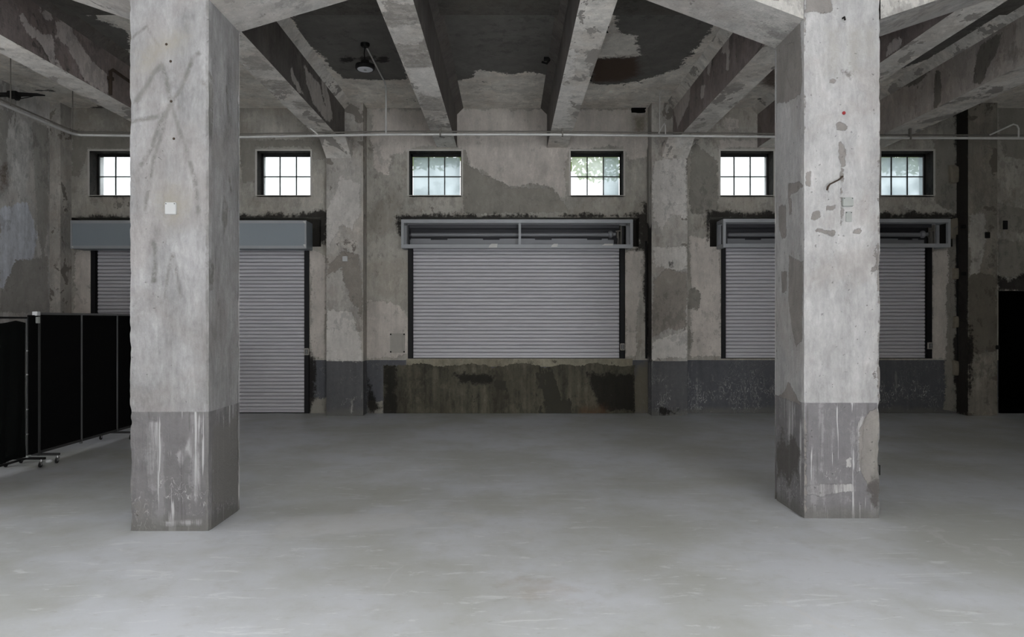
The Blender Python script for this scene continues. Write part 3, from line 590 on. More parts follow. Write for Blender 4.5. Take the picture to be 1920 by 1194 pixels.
LY0, LY1, RY0, RY1 = 5.30, 5.90, 5.64, 6.25
LX0, LX1 = X(242.5, LY0), X(392, LY0); RX0, RX1 = X(1507, RY0), X(1651, RY0)
def band(pts, w_):              # a brush-wide stroke as a thin outline
    out = []; back = []
    for i, (x, y) in enumerate(pts):
        a = pts[max(i - 1, 0)]; b = pts[min(i + 1, len(pts) - 1)]; dx, dy = b[0] - a[0], b[1] - a[1]; l = math.hypot(dx, dy) or 1
        out.append((x - dy / l * w_, y + dx / l * w_)); back.append((x + dy / l * w_, y - dx / l * w_))
    return out + back[::-1]
lcol = {'front': [
    ('R', [(388.5, 0), (392, 0), (392, 995), (388.5, 995), (386, 940), (389, 860), (387, 800)]), ('R', [(243, 880), (246, 900), (245, 995), (242, 995)]), ('G', [(300, 978), (380, 974), (380, 984), (300, 986)]),
    ('R', band([(252, 195), (272, 165), (290, 135), (305, 118)], 5)), ('R', band([(303, 120), (312, 150), (318, 190), (318, 205)], 5)), ('R', band([(318, 200), (340, 165), (352, 135), (362, 108), (375, 98)], 3.5)),
    ('R', band([(243, 228), (290, 220), (310, 212), (318, 200)], 4)), ('R', band([(316, 205), (300, 230), (285, 275), (262, 312)], 4)), ('R', band([(312, 215), (300, 260), (285, 310), (272, 395)], 3)),
    ('R', band([(322, 195), (335, 240), (352, 290), (366, 340), (372, 400)], 3)), ('R', band([(244, 72), (275, 50), (300, 90)], 2)), ('A', [(262, 120), (285, 85), (325, 62), (345, 65), (340, 80), (300, 112), (274, 126)]),
    ('R', band([(322, 475), (312, 530), (310, 560)], 2)), ('R', band([(324, 475), (335, 530), (340, 560)], 2)), ('R', band([(285, 450), (292, 470), (288, 530)], 4)), ('R', band([(375, 150), (392, 165), (396, 180)], 3)),
    ('A', [(318, 355), (345, 375), (340, 400), (322, 420), (300, 400), (296, 375)]),
    ('G', [(275, 790), (300, 790), (300, 860), (296, 900), (292, 925), (278, 918), (272, 850)]), ('G', [(362, 790), (374, 790), (374, 930), (366, 930), (364, 870), (350, 845), (338, 880), (330, 850), (350, 835)]),
    ('B', [(246, 940), (280, 940), (282, 972), (246, 972)]), ('G', band([(246, 790), (250, 850), (243, 930)], 2))],
    'right': [('R', [(420, 365), (428, 385), (427, 420), (420, 440), (416, 410)]), ('R', [(392, 130), (402, 150), (398, 260), (392, 260)]), ('B', [(400, 800), (448, 780), (448, 930), (420, 950), (400, 960)]), ('R', band([(425, 160), (430, 230)], 2)), ('R', band([(430, 330), (434, 360)], 2)), ('R', [(392, 480), (402, 500), (400, 540), (392, 545)])]}
rcol = {'front': [
    ('R', [(1506, 780), (1511, 790), (1512, 960), (1506, 965)]), ('R', [(1507, 20), (1510, 20), (1509, 250), (1507, 250)]), ('R', [(1648, 300), (1651, 300), (1651, 760), (1647, 740), (1649, 600), (1646, 480)]),
    ('R', [(1511, -5), (1560, -5), (1562, 22), (1540, 26), (1525, 20), (1511, 24)]), ('A', band([(1560, 60), (1562, 140)], 5)), ('A', band([(1602, 60), (1602, 130)], 4)), ('A', band([(1632, 60), (1634, 105)], 2)),
    ('B', [(1575, 130), (1589, 129), (1590, 142), (1577, 142)]), ('R', [(1555, 147), (1562, 144), (1569, 150), (1565, 156), (1555, 156)]),
    ('R', [(1568, 232), (1575, 230), (1587, 236), (1585, 244), (1570, 244)]), ('R', [(1572, 260), (1582, 270), (1586, 280), (1584, 312), (1578, 316), (1572, 295)]), ('R', band([(1579, 315), (1578, 420)], 2)),
    ('R', [(1511, 322), (1519, 324), (1518, 348), (1511, 346)]), ('R', [(1524, 400), (1534, 398), (1536, 408), (1524, 410)]), ('R', [(1550, 388), (1566, 385), (1564, 392), (1549, 392)]), ('R', [(1532, 430), (1556, 434), (1566, 433), (1562, 441), (1548, 438)]), ('R', [(1594, 432), (1614, 428), (1612, 440), (1600, 438)]),
    ('R', [(1632, 768), (1650, 765), (1650, 930), (1644, 930), (1622, 900), (1610, 870), (1612, 800)]), ('G', [(1607, 790), (1622, 780), (1614, 880), (1605, 890)]), ('A', [(1640, 790), (1652, 786), (1650, 880), (1638, 870)]), ('B', [(1634, 905), (1645, 900), (1650, 940), (1638, 945), (1630, 920)]),
    ('G', [(1586, 856), (1597, 856), (1597, 877), (1586, 877)]), ('G', [(1510, 912), (1545, 905), (1600, 908), (1600, 920), (1540, 930), (1510, 925)])],
    'left': [('R', [(1455, 50), (1500, 45), (1505, 150), (1502, 175), (1490, 185), (1475, 190), (1456, 195)]), ('G', [(1478, 85), (1490, 80), (1488, 130), (1484, 165), (1476, 140)]), ('R', [(1478, 345), (1500, 340), (1504, 350), (1490, 362), (1478, 370)]),
             ('R', [(1460, 385), (1474, 385), (1474, 445), (1466, 448), (1460, 430)]), ('R', [(1480, 480), (1505, 490), (1504, 640), (1492, 650), (1485, 620), (1478, 560)]), ('R', [(1465, 510), (1475, 510), (1476, 545), (1466, 550)]), ('R', [(1470, 735), (1478, 715), (1490, 735), (1502, 760), (1460, 742)]),
             ('R', [(1478, 370), (1484, 370), (1486, 400), (1480, 405)]), ('B', [(1456, 850), (1466, 800), (1476, 835), (1488, 815), (1501, 850), (1498, 905), (1488, 880), (1478, 908), (1466, 885), (1458, 892)])]}
make_column('concrete_column', LX0, LX1, LY0, LY1, M['column_left'], 'left square concrete column with brushed cracks and a small white plate', lcol, 2.0)
make_column('concrete_column', RX0, RX1, RY0, RY1, M['column_right'], 'right square concrete column, brighter, with a bent rod and grey plate', rcol, 9.0)

# girder over the columns, its haunches sloping up away from each column
HZ = EYE + 2.43; SL = .335; GZ = EYE + 2.98
def girder_seg(s, xa, za, xb, zb, ya0, ya1, yb0, yb1, n=24):
    us = np.linspace(0, 1, n)
    P = lambda u, y0, y1, t: None
    L = abs(xb - xa)
    # under face (grid in x, y), then the two upright faces
    O = np.array((xa, ya1, za)); U = np.array((xb - xa, yb1 - ya1, zb - za)); V = np.array((0, ya0 - ya1, 0))
    s.grid(O, U, V, us, np.linspace(0, 1, 9))
    for yy0, yy1 in ((ya1, yb1), (ya0, yb0)):
        v0 = len(s.v); m = 12; uu, vv = np.meshgrid(us, np.linspace(0, 1, m)); uu, vv = uu.ravel(), vv.ravel()
        zz = (za + (zb - za) * uu) * (1 - vv) + SLAB * vv
        Pn = np.stack([xa + (xb - xa) * uu, yy0 + (yy1 - yy0) * uu, zz], 1); base = s.n
        s.v.append(Pn); s.a.append(np.full((len(Pn), 4), -1.0)); s.n += len(Pn)
        for j in range(m - 1):
            for i in range(n - 1): a = base + j * n + i; s.f.append((a, a + 1, a + 1 + n, a + n))
gl = empty('concrete_girder', (0, 5.8, GZ), 'main girder spanning the two columns with sloping haunches', 'beam', None, 'structure')
run = (GZ - HZ) / SL
def yline(x):                   # the girder follows the line through both columns
    t = (x - LX1) / (RX0 - LX1); t = max(0, min(1, t)); return LY0 + (RY0 - LY0) * t, LY1 + (RY1 - LY1) * t
def seg(name, xa, za, xb, zb):
    s = Surf(); a0, a1 = yline(xa); b0, b1 = yline(xb); girder_seg(s, xa, za, xb, zb, a0, a1, b0, b1); s.build(name, M['haunch'], gl)
seg('haunch', LX1, HZ, LX1 + run, GZ); seg('haunch', RX0, HZ, RX0 - run, GZ); seg('haunch', LX0, HZ, LX0 - run, GZ); seg('haunch', RX1, HZ, RX1 + run, GZ)
seg('girder_span', LX1 + run, GZ, RX0 - run, GZ); seg('girder_span', LX0 - run, GZ, XL, GZ); seg('girder_span', RX1 + run, GZ, XR, GZ)

# ------------------------------------------------------------------ windows
wl = ['leftmost high window, partly hidden by the left column', 'bright white high window above the left shutter, right of the left column', 'high window above the left end of the middle shutter, foliage outside',
      'high window above the right end of the middle shutter, pale foliage outside', 'bright high window just left of the right column', 'high window just right of the right column, green leaves outside']
GY = WY + .25
brick_me = None
for i, (x0, x1, z0, z1) in enumerate(wins):
    r = empty('window_%d' % (i + 1), ((x0 + x1) / 2, WY, z0), wl[i], 'window', 'small high windows', 'structure')
    # rough brick lining of the opening
    s = Surf(); D = OUT - WY - .0
    s.grid((x0, WY, z0), (0, 1, 0), (0, 0, 1), steps(0, D, .03), steps(0, z1 - z0, .03)); s.grid((x1, OUT, z0), (0, -1, 0), (0, 0, 1), steps(0, D, .03), steps(0, z1 - z0, .03))
    s.grid((x0, WY, z1), (1, 0, 0), (0, 1, 0), steps(0, x1 - x0, .03), steps(0, D, .03)); s.build('reveal', M['rough'], r)
    q = MB(); q.box(x0, x1, WY, OUT + .05, z0 - .02, z0 + .012); q.build('sill', M['plank'], r)
    q = MB(); e = .03
    q.box(x0 - e, x1 + e, WY - .008, WY + .012, z1, z1 + e); q.box(x0 - e, x0, WY - .008, WY + .012, z0, z1); q.box(x1, x1 + e, WY - .008, WY + .012, z0, z1); q.build('trim_edge', M['plank'], r)
    fr = .028; q = MB(); ya, yb = GY - .02, GY + .02
    q.box(x0, x1, ya, yb, z1 - fr * 1.6, z1); q.box(x0, x1, ya, yb, z0 + .012, z0 + .012 + fr * .6); q.box(x0, x0 + fr, ya, yb, z0, z1); q.box(x1 - fr, x1, ya, yb, z0, z1); q.build('frame', M['muntin'], r)
    ax, bx_, az, bz = x0 + fr, x1 - fr, z0 + .012 + fr * .6, z1 - fr * 1.6
    for k in (1, 2):
        xm = ax + (bx_ - ax) * k / 3; q = MB(); q.box(xm - .0075, xm + .0075, ya + .005, yb - .005, az, bz); q.build('muntin', M['muntin'], r)
    zm = (az + bz) / 2 ; q = MB(); q.box(ax, bx_, ya + .004, yb - .004, zm - .007, zm + .007); q.build('muntin', M['muntin'], r)
    for c in range(3):
        for rr in range(2):
            xa = ax + (bx_ - ax) * c / 3; xb = ax + (bx_ - ax) * (c + 1) / 3; za, zb = ((az, zm), (zm, bz))[rr]
            q = MB(); q.box(xa + .009, xb - .009, GY - .002, GY + .002, za + .008, zb - .008); q.build('pane', M['glass_dim' if i in (2, 5) or (i == 3 and c == 2) else 'glass'], r)

# ------------------------------------------------------------------ outside: ground and trees
s = MB(); s.box(-40, 40, OUT, 60, -.2, -.02); props(s.build('ground', M['ground'], kind='structure'), 'ground outside the windows', 'ground')
def tree(x, y, zc, rx, rz, n, label, seed):
    rg = random.Random(seed); r = empty('leafy_tree', (x, y, -.02), label, 'tree', 'trees outside the windows')
    q = MB(); q.tube([(x + 1.6, y + .4, -.02), (x + 1.5, y + .4, zc * .6), (x + .9, y + .2, zc + .2)], [.14, .1, .04], 8); q.build('trunk', M['bark'], r, smooth=True)
    vs, fs = [], []
    for k in range(n):
        while True:
            p = Vector((rg.uniform(-1, 1), rg.uniform(-1, 1), rg.uniform(-1, 1)))
            if p.length < 1: break
        c = Vector((x + p.x * rx, y + p.y * .7, zc + p.z * rz)); a = Vector((rg.gauss(0, 1), rg.gauss(0, 1), rg.gauss(0, 1))).normalized(); b = a.orthogonal().normalized(); b.rotate(Matrix.Rotation(rg.uniform(0, 6.28), 3, a)); l = rg.uniform(.06, .11)
        d = a.cross(b); nn = len(vs); vs += [c - b * l, c + d * l * .45, c + b * l, c - d * l * .45]; fs.append((nn, nn + 1, nn + 2, nn + 3))
    me = bpy.data.meshes.new('crown'); me.from_pydata([tuple(v) for v in vs], [], fs); link('crown', me, M['leaf'], r, 'stuff')
tree(-1.75, 15.5, 5.55, 1.1, .62, 1500, 'pale green tree seen through the third window from the left', 1)
tree(2.1, 15.8, 5.35, 1.0, .62, 900, 'thin pale tree seen through the fourth window from the left', 2)
tree(8.9, 15.5, 5.45, 1.2, .6, 1500, 'green tree seen through the rightmost window', 3)

# ------------------------------------------------------------------ roller shutters
PITCH = .0623
def slat_mesh(wd):
    pr = [(0.016, 0.0), (0.003, .003), (-.004, .012), (-.007, .026), (-.005, .040), (.002, .051), (.015, .0595), (.020, .0595), (.020, 0)]
    vs = [(x, y, z) for x in (0, wd) for y, z in pr]; n = len(pr)
    fs = [(k, (k + 1) % n, n + (k + 1) % n, n + k) for k in range(n)] + [tuple(range(n)), tuple(range(2 * n - 1, n - 1, -1))]
    me = bpy.data.meshes.new('slat'); me.from_pydata(vs, [], fs); me.materials.append(M['slat'])
    bm = bmesh.new(); bm.from_mesh(me); bmesh.ops.recalc_face_normals(bm, faces=bm.faces); bm.to_mesh(me); bm.free()
    me.polygons.foreach_set('use_smooth', [True] * len(me.polygons)); me.set_sharp_from_angle(angle=math.radians(35)); return me
CY = WY + .04
def shutter(sx0, sx1, z0, hx0, hx1, hz0, hz1, covered, label, rails, idx):
    r = empty('roller_shutter', ((sx0 + sx1) / 2, CY, z0), label, 'roller shutter', None, 'thing')
    me = slat_mesh(sx1 - sx0); n = int(math.ceil((2.90 - z0 - .05) / PITCH)) + (0 if covered else 0)
    for k in range(n):
        o = bpy.data.objects.new('slat', me); C.objects.link(o); o.parent = r
        o.location = Vector((sx0, CY, z0 + .045 + k * PITCH)) - r.location
    q = MB(); q.box(sx0, sx1, CY - .004, CY + .024, z0 + .012, z0 + .045); q.build('bottom_bar', M['slat'], r, bevel=.003)
    q = MB(); q.box(sx0, sx1, CY, CY + .02, z0, z0 + .012); q.build('bottom_seal', M['rail'], r)
    for a, b in rails:
        q = MB(); y0_ = WY - .012
        q.box(a, b, y0_, y0_ + .01, z0, hz0 + .1); q.box(a, a + .008, y0_, WY + .10, z0, hz0 + .1); q.box(b - .008, b, y0_, WY + .10, z0, hz0 + .1); q.build('guide_rail', M['rail'], r)
    yf, yb, t = 11.62, WY - .012, .062
    if covered:
        q = MB(); q.box(hx0, hx1, yf + .008, yb, hz0 + .004, hz1 - .004); q.build('cover_box', M['cover'], r, bevel=.004)
        q = MB(); q.box(hx0, hx1, yf - .004, yf + .01, hz1 - .05, hz1); q.box(hx0, hx1, yf - .004, yf + .01, hz0, hz0 + .05); q.box(hx0, hx0 + .03, yf - .004, yf + .01, hz0 + .05, hz1 - .05); q.box(hx1 - .03, hx1, yf - .004, yf + .01, hz0 + .05, hz1 - .05)
        q.build('cover_edge', M['frame'], r, bevel=.002)
        for a, b, c, d in ((hx1 - .06, hx1 - .012, hz1 - .06, hz1 - .012), (hx1 - .055, hx1 - .012, hz0 + .01, hz0 + .07), (hx0 + .01, hx0 + .05, hz0 + .01, hz0 + .04)):
            q = MB(); q.add([(a, yf - .006, d), (b, yf - .006, d), (b, yf - .006, c), ((a + b) / 2, yf - .006, (c + d) / 2), (a, yf - .004, d), (b, yf - .004, d), (b, yf - .004, c), ((a + b) / 2, yf - .004, (c + d) / 2)], [(0, 1, 2, 3), (7, 6, 5, 4), (0, 4, 5, 1), (1, 5, 6, 2), (2, 6, 7, 3), (3, 7, 4, 0)]); q.build('corner_scrap', M['tape'], r)
        for k in range(1, 3):
            xm = hx0 + (hx1 - hx0) * k / 3; q = MB(); q.box(xm - .003, xm + .003, yf + .004, yf + .009, hz0 + .05, hz1 - .05); q.build('cover_seam', M['steel_dark'], r)
    else:
        def bar(nm, *b): q = MB(); q.box(*b); q.build(nm, M['frame'], r, bevel=.004)
        bar('frame_bar', hx0, hx1, yf, yf + t, hz1 - t, hz1); bar('frame_bar', hx0, hx1, yf, yf + t, hz0, hz0 + t)
        bar('frame_bar', hx0, hx0 + t * .75, yf, yf + t, hz0 + t, hz1 - t); bar('frame_bar', hx1 - t * .75, hx1, yf, yf + t, hz0 + t, hz1 - t)
        bar('frame_bar', hx0, hx1, yb - t, yb, hz1 - t, hz1); bar('frame_bar', hx0, hx0 + t, yb - t, yb, hz0, hz1 - t); bar('frame_bar', hx1 - t, hx1, yb - t, yb, hz0, hz1 - t)
        for xx in (hx0 + t / 2, hx1 - t / 2): bar('frame_bar', xx - t / 2, xx + t / 2, yf + t, yb - t, hz1 - t, hz1); bar('frame_bar', xx - t / 2, xx + t / 2, yf + t, yb - t, hz0, hz0 + t)
        xm = (hx0 + hx1) / 2 + .045; bar('centre_brace', xm - .02, xm + .02, yf + .01, yf + .035, hz0 + t * .6, hz1 - t)
        q = MB(); q.box(hx0 + t, hx1 - t, WY + .2, WY + .21, hz0 + .02, hz1); q.build('back_plate', M['steel_dark'], r)
        q = MB(); q.box(hx0 + .1, hx1 - .2, yf + .2, yf + .21, hz1 - .12, hz1 - t); q.build('top_flange', M['steel_dark'], r)
        zc = Z(440, 11.85); xa, xb = X(770, 11.85) - X(752, 11.62) + hx0, hx1 - .38
        q = MB(); q.lathe((xa, 11.85, zc), [(.036, 0), (.036, xb - xa)], 20, 'x'); q.build('roller_tube', M['roller'], r, smooth=True)
        # rolled curtain lip under the tube with its notches
        q = MB(); zl = Z(447, 11.88)
        L = xb - xa; x = xa - .02; kk = 0
        q.box(xa - .04, xb + .1, 11.90, 11.915, hz0 + .02, zl - .022)
        for u0, u1 in ((0, .10), (.185, .365), (.45, .63), (.715, .895), (.97, 1.0)): q.box(xa + L * u0, xa + L * u1, 11.90, 11.915, zl - .022, zl)
        q.build('curtain_lip', M['roller'], r)
        # motor, chain wheel and bracket at the right end
        q = MB(); q.lathe((xb + .0, 11.83, zc + .005), [(.045, 0), (.062, .02), (.062, .05), (.03, .085), (.03, .12)], 18, 'x'); q.build('motor', M['roller'], r, smooth=True)
        q = MB(); q.lathe((xb + .14, 11.83, zc), [(.05, 0), (.065, .008), (.065, .02), (.05, .028)], 16, 'x'); q.tube([(xb + .12, 11.80, zc + .05), (xb + .2, 11.80, zc + .06)], .012, 8); q.tube([(xb + .16, 11.77, zc - .03), (xb + .15, 11.77, zc - .17)], .009, 6); q.box(xb + .2, xb + .215, 11.78, 11.95, hz0 + .05, hz1 - .08); q.build('gear_bracket', M['galv_old'], r, smooth=False)
        q = MB(); q.box(hx0 + .09, hx0 + .11, 11.75, 11.95, hz0 + .04, hz1 - .08); q.lathe((hx0 + .11, 11.85, zc), [(.06, 0), (.06, .03)], 14, 'x'); q.build('end_bracket', M['steel_dark'], r)
        if idx == 1:
            for pa, pb, pc, pd in ((916, 933, 457, 464), (1033, 1046, 457, 463), (1128, 1150, 457, 460)):
                a, b = X(pa, yf), X(pb, yf); c, d = Z(pd, yf), Z(pc, yf); q = MB()
                pts = [(a, c), (a + .02, d - .02), (a + .05, d), (b, d), (b - .01, c)]; q.add([(x_, yf - .003, z_) for x_, z_ in pts] + [(x_, yf, z_) for x_, z_ in pts], [tuple(range(5)), tuple(range(9, 4, -1))] + [(k, (k + 1) % 5, 5 + (k + 1) % 5, 5 + k) for k in range(5)])
                q.build('tape_scrap', M['tape'], r)
    return r
Y2 = CY
shutter(X(180, Y2), X(572, Y2), 0.0, X(132, 11.62), X(574.5, 11.62), Z(466, 11.62), Z(413, 11.62), True,
        'tall floor-length grey roller shutter with a closed blue-grey box', [(X(171, WY), X(181, WY)), (X(571, WY), X(580, WY))], 0)
shutter(X(774, Y2), X(1162, Y2), SILL, X(752, 11.62), X(1187, 11.62), Z(465, 11.62), Z(411, 11.62), False,
        'middle grey roller shutter with an open steel box frame', [(X(765, WY), X(774.5, WY)), (X(1161.5, WY), X(1171, WY))], 1)
shutter(X(1360, Y2), X(1737, Y2), SILL, X(1356, 11.62), X(1783, 11.62), Z(463.5, 11.62), Z(410, 11.62), False,
        'right grey roller shutter with open box frame, half behind the column', [(X(1352, WY), X(1360.5, WY)), (X(1736.5, WY), X(1747, WY))], 2)

def keypad(px, py, w_, h_, label):
    x, z = X(px, WY), Z(py, WY); y = WY - .012
    y -= .002; r = empty('shutter_switch', (x, y, z), label, 'switch', 'shutter switches')
    q = MB(); q.box(x - w_ / 2, x + w_ / 2, y - .035, y, z - h_ / 2, z + h_ / 2); q.build('box', M['cream'], r, bevel=.004)
    q = MB(); q.box(x - w_ * .3, x + w_ * .3, y - .039, y - .034, z - h_ * .36, z + h_ * .36); q.build('face_plate', M['steel_dark'], r)
    for k in (-1, 0, 1): q = MB(); q.box(x - w_ * .16, x + w_ * .16, y - .045, y - .038, z + k * h_ * .22 - .008, z + k * h_ * .22 + .008); q.build('button', M['greyplate'], r)
keypad(576, 659, .075, .115, 'small switch box on the rail of the left shutter'); keypad(1166.5, 650, .075, .115, 'small switch box on the rail of the middle shutter'); keypad(1742, 648, .085, .115, 'small switch box on the rail of the right shutter')
# ------------------------------------------------------------------ pipes and conduits
PYY = 10.8; PXL = X(140, PYY)
def zp(px): return Z(np.interp(px, [140, 450, 720, 1000, 1430, 1650, 1920], [253, 257, 252, 252, 256, 258.5, 259]), PYY)
q = MB(); pts = [(PXL, y, zp(140) + .0) for y in np.linspace(-4.9, 10.55, 8)] + [(PXL + .01, 10.68, zp(140)), (PXL + .05, 10.77, zp(140))] + [(X(px, PYY), PYY, zp(px)) for px in (152, 300, 450, 600, 720, 850, 1000, 1200, 1430, 1650, 1800, 1920)] + [(XR, PYY, zp(1920))]
q.tube(pts, .021, 10)
r = q.build('wall_pipe', M['galv'], smooth=True); props(r, 'long thin galvanised pipe running below the beams along the walls', 'pipe')
for px, z1 in ((640, SLAB), ):
    pass
q = MB(); pts = [(PXL + .015, y, zp(140) + .045) for y in np.linspace(-4.9, 10.6, 6)] + [(PXL + .06, PYY - .01, zp(140) + .045)] + [(X(px, PYY), PYY, zp(px) + .045) for px in (450, 720, 1000, 1430, 1650, 1920)] + [(XR, PYY, zp(1920) + .045)]
q.tube(pts, .012, 8); props(q.build('wall_cable_pipe', M['galv_old'], smooth=True), 'thinner brownish conduit running just above the long wall pipe', 'pipe')
# hanger rods
for k, (px, y, lab) in enumerate(((2, 9.41, 'thin hanger rod of the side pipe at the left edge'), (121, 10.75, 'thin hanger rod of the side pipe near the left corner'))):
    q = MB(); x = PXL; q.tube([(x, y, zp(140)), (x, y, SLAB)], .008, 6); props(q.build('hanger_rod', M['galv_old'], smooth=True), lab, 'rod', 'pipe hangers')
q = MB(); q.tube([(X(1237, PYY), PYY, zp(1237)), (X(1237, PYY), PYY, Z(172, PYY))], .007, 6); props(q.build('hanger_rod', M['galv'], smooth=True), 'thin rod standing above the pipe at the right pilaster', 'rod', 'pipe hangers')
# clips of the pipe on the beams
for a, b in beam_x[2:4] + beam_x[0:1] + beam_x[5:]:
    nth = {beam_x[2]: 'third beam from the left', beam_x[3]: 'fourth beam from the left', beam_x[0]: 'far left beam', beam_x[5]: 'beam just right of the right column', beam_x[6]: 'broad pinkish beam'}[(a, b)]
    xm = (a + b) / 2; q = MB(); zc = zp(PX + xm * F / PYY); q.box(xm - .012, xm + .012, PYY - .026, PYY + .026, zc - .026, SOF + .004); props(q.build('pipe_clip', M['galv_old']), 'small clip fixing the wall pipe under the ' + nth, 'clip', 'pipe clips')
# lamp feed
lx, ly = -1.885, 9.2
q = MB(); q.tube([(lx, ly + .065, SLAB - .012), (lx, 10.62, SLAB - .012), (lx + .0, 10.72, SLAB - .03), (lx, PYY - .03, SLAB - .12), (lx, PYY - .03, zp(722))], .012, 8); props(q.build('lamp_conduit', M['galv'], smooth=True), 'thin bright conduit from the pipe up to the pendant lamp', 'conduit')
def thin(name, pts, r_, mat, label, cat): q = MB(); q.tube(pts, r_, 8); return props(q.build(name, mat, smooth=True), label, cat)
y = PYY - .02
thin('bent_conduit', [(X(1235, y), y, Z(250, y)), (X(1243, y), y, Z(236, y)), (X(1246, y), y, Z(231, y)), (X(1247.5, y), y, Z(234, y)), (X(1248, y), y, Z(252, y))], .010, M['galv'], 'short hooked conduit above the pipe at the right pilaster', 'conduit')
thin('bent_conduit', [(X(1856, y), y, Z(253, y)), (X(1880, y), y, Z(242, y)), (X(1900, y), y, Z(233, y)), (X(1907, y), y, Z(235, y)), (X(1910, y), y, Z(241, y)), (X(1910, y), y, Z(258, y))], .012, M['galv'], 'long bent conduit above the pipe near the right edge', 'conduit')
thin('bent_conduit', [(X(571, y), y, Z(231, y)), (X(596, y), y, Z(252, y))], .012, M['galv'], 'short slanting conduit above the pipe beside the left pilaster', 'conduit')
y = WY - .03
thin('wall_conduit', [(X(1222, y), y, Z(262, y)), (X(1217, y), y, Z(272, y)), (X(1214.5, y), y, Z(282, y)), (X(1214.5, y), y, Z(418, y))], .014, M['galv_old'], 'upright conduit on the wall left of the blotchy pilaster', 'conduit')
thin('wall_conduit', [(X(1812, y), y, Z(264, y)), (X(1807, y), y, Z(272, y)), (X(1805.5, y), y, Z(280, y)), (X(1805.5, y), y, Z(406, y)), (X(1800, y), y, Z(420, y)), (X(1788, y), y, Z(430, y))], .013, M['galv_old'], 'upright conduit in the dark gap left of the far right pilaster', 'conduit')
thin('wall_conduit', [(X(1212, y), y, Z(452, y)), (X(1212, y), y, Z(672, y))], .020, M['iron'], 'black upright pipe at the foot of the blotchy pilaster', 'pipe')
thin('wall_conduit', [(X(1795, y), y, Z(440, y)), (X(1797, y), y, Z(520, y)), (X(1796, y), y, Z(600, y)), (X(1797, y), y, Z(680, y))], .022, M['iron'], 'black upright pipe behind the mortar lumps', 'pipe')

# ------------------------------------------------------------------ pendant lamp
r = empty('pendant_lamp', (lx, ly, SLAB), 'round black high-bay pendant lamp hanging from the slab', 'lamp')
q = MB(); q.lathe((lx, ly, SLAB - .045), [(.045, 0), (.06, .02), (.06, .045)], 20); q.build('ceiling_rose', M['iron'], r, smooth=True)
q = MB(); q.tube([(lx, ly, SLAB - .04), (lx - .012, ly, SLAB - .13), (lx - .004, ly, SLAB - .22)], .008, 6); q.build('cord', M['iron'], r)
zl = SLAB - .34
q = MB(); q.lathe((lx, ly, zl), [(.118, 0), (.128, .012), (.128, .04), (.10, .052), (.06, .065), (.05, .115), (.03, .12)], 32)
for k in range(24):
    a = k * math.pi / 12; c_, s_ = math.cos(a), math.sin(a); q.tube([(lx + .055 * c_, ly + .055 * s_, zl + .065), (lx + .122 * c_, ly + .122 * s_, zl + .055)], .006, 4)
q.build('housing', M['iron'], r)
q = MB(); q.lathe((lx, ly, zl - .008), [(.06, 0), (.098, .002), (.104, .010)], 32); q.build('lens', M['lens'], r, smooth=True)
q = MB(); q.lathe((lx, ly, zl - .013), [(.018, 0), (.022, .006)], 16); q.build('sensor', M['greyplate'], r, smooth=True)

# ------------------------------------------------------------------ wall and column fittings
def plate(name, x, y, z, w_, h_, t, mat, label, cat, screw=True, group=None):
    r = empty(name, (x, y, z), label, cat, group); q = MB(); q.box(x - w_ / 2, x + w_ / 2, y - t, y, z - h_ / 2, z + h_ / 2); q.build('cover', mat, r, bevel=min(.004, t * .3))
    if screw:
        for sx in (-1, 1):
            q = MB(); q.lathe((x + sx * w_ * .38, y - t - .002, z + h_ * .38), [(.004, 0), (.004, .003)], 8, 'y'); q.build('screw', M['steel_dark'], r)
    return r
plate('junction_plate', X(321, LY0), LY0 + .004, Z(391, LY0), .084, .09, .02, M['white'], 'white square junction cover on the left column', 'cover plate')
plate('junction_plate', X(647, PIL), PIL + .003, Z(485, PIL), .085, .085, .015, M['white'], 'tiny white square plate on the left pilaster', 'cover plate')
r = plate('junction_box', X(1588, RY0), RY0 + .004, Z(379, RY0), .085, .072, .03, M['greyplate'], 'grey junction box on the right column', 'junction box')
plate('switch_plate', X(1591, RY0), RY0 + .004, Z(406, RY0), .05, .082, .012, M['greyplate'], 'narrow grey switch plate under the junction box on the right column', 'switch')
thin('bent_rod', [(X(1578, RY0), RY0 + .01, Z(331, RY0)), (X(1577, RY0), RY0 - .03, Z(332, RY0)), (X(1568, RY0), RY0 - .04, Z(339, RY0)), (X(1552, RY0), RY0 - .04, Z(347, RY0)), (X(1548, RY0), RY0 - .04, Z(352, RY0)), (X(1546.5, RY0), RY0 - .04, Z(358, RY0))], [.006, .006, .0065, .0065, .008, .008], M['rust'], 'bent rusty rod sticking out of the right column', 'rod')
q = MB(); q.lathe((X(1582, RY0), RY0 - .012, Z(212, RY0)), [(.010, 0), (.014, .006), (.014, .014)], 12, 'y'); props(q.build('plastic_plug', M['red'], smooth=True), 'small red plug in the upper right column', 'plug')
q = MB(); q.tube([(X(1580, RY0), RY0 + .01, Z(34, RY0)), (X(1580, RY0), RY0 - .03, Z(35, RY0)), (X(1580.5, RY0), RY0 - .035, Z(41, RY0))], .007, 8); props(q.build('wall_hook', M['iron'], smooth=True), 'black stub hook high on the right column', 'hook')
for (px, py), nth in zip(((312, 83), (320, 115), (321, 190), (326, 260)), ('topmost', 'second', 'third', 'lowest')):
    q = MB(); q.lathe((X(px, LY0), LY0 - .006, Z(py, LY0)), [(.005, 0), (.010, .004), (.010, .012)], 10, 'y'); props(q.build('anchor_bolt', M['rust'], smooth=True), nth + ' rusty anchor bolt in the upper left column', 'bolt', 'anchor bolts on the left column')
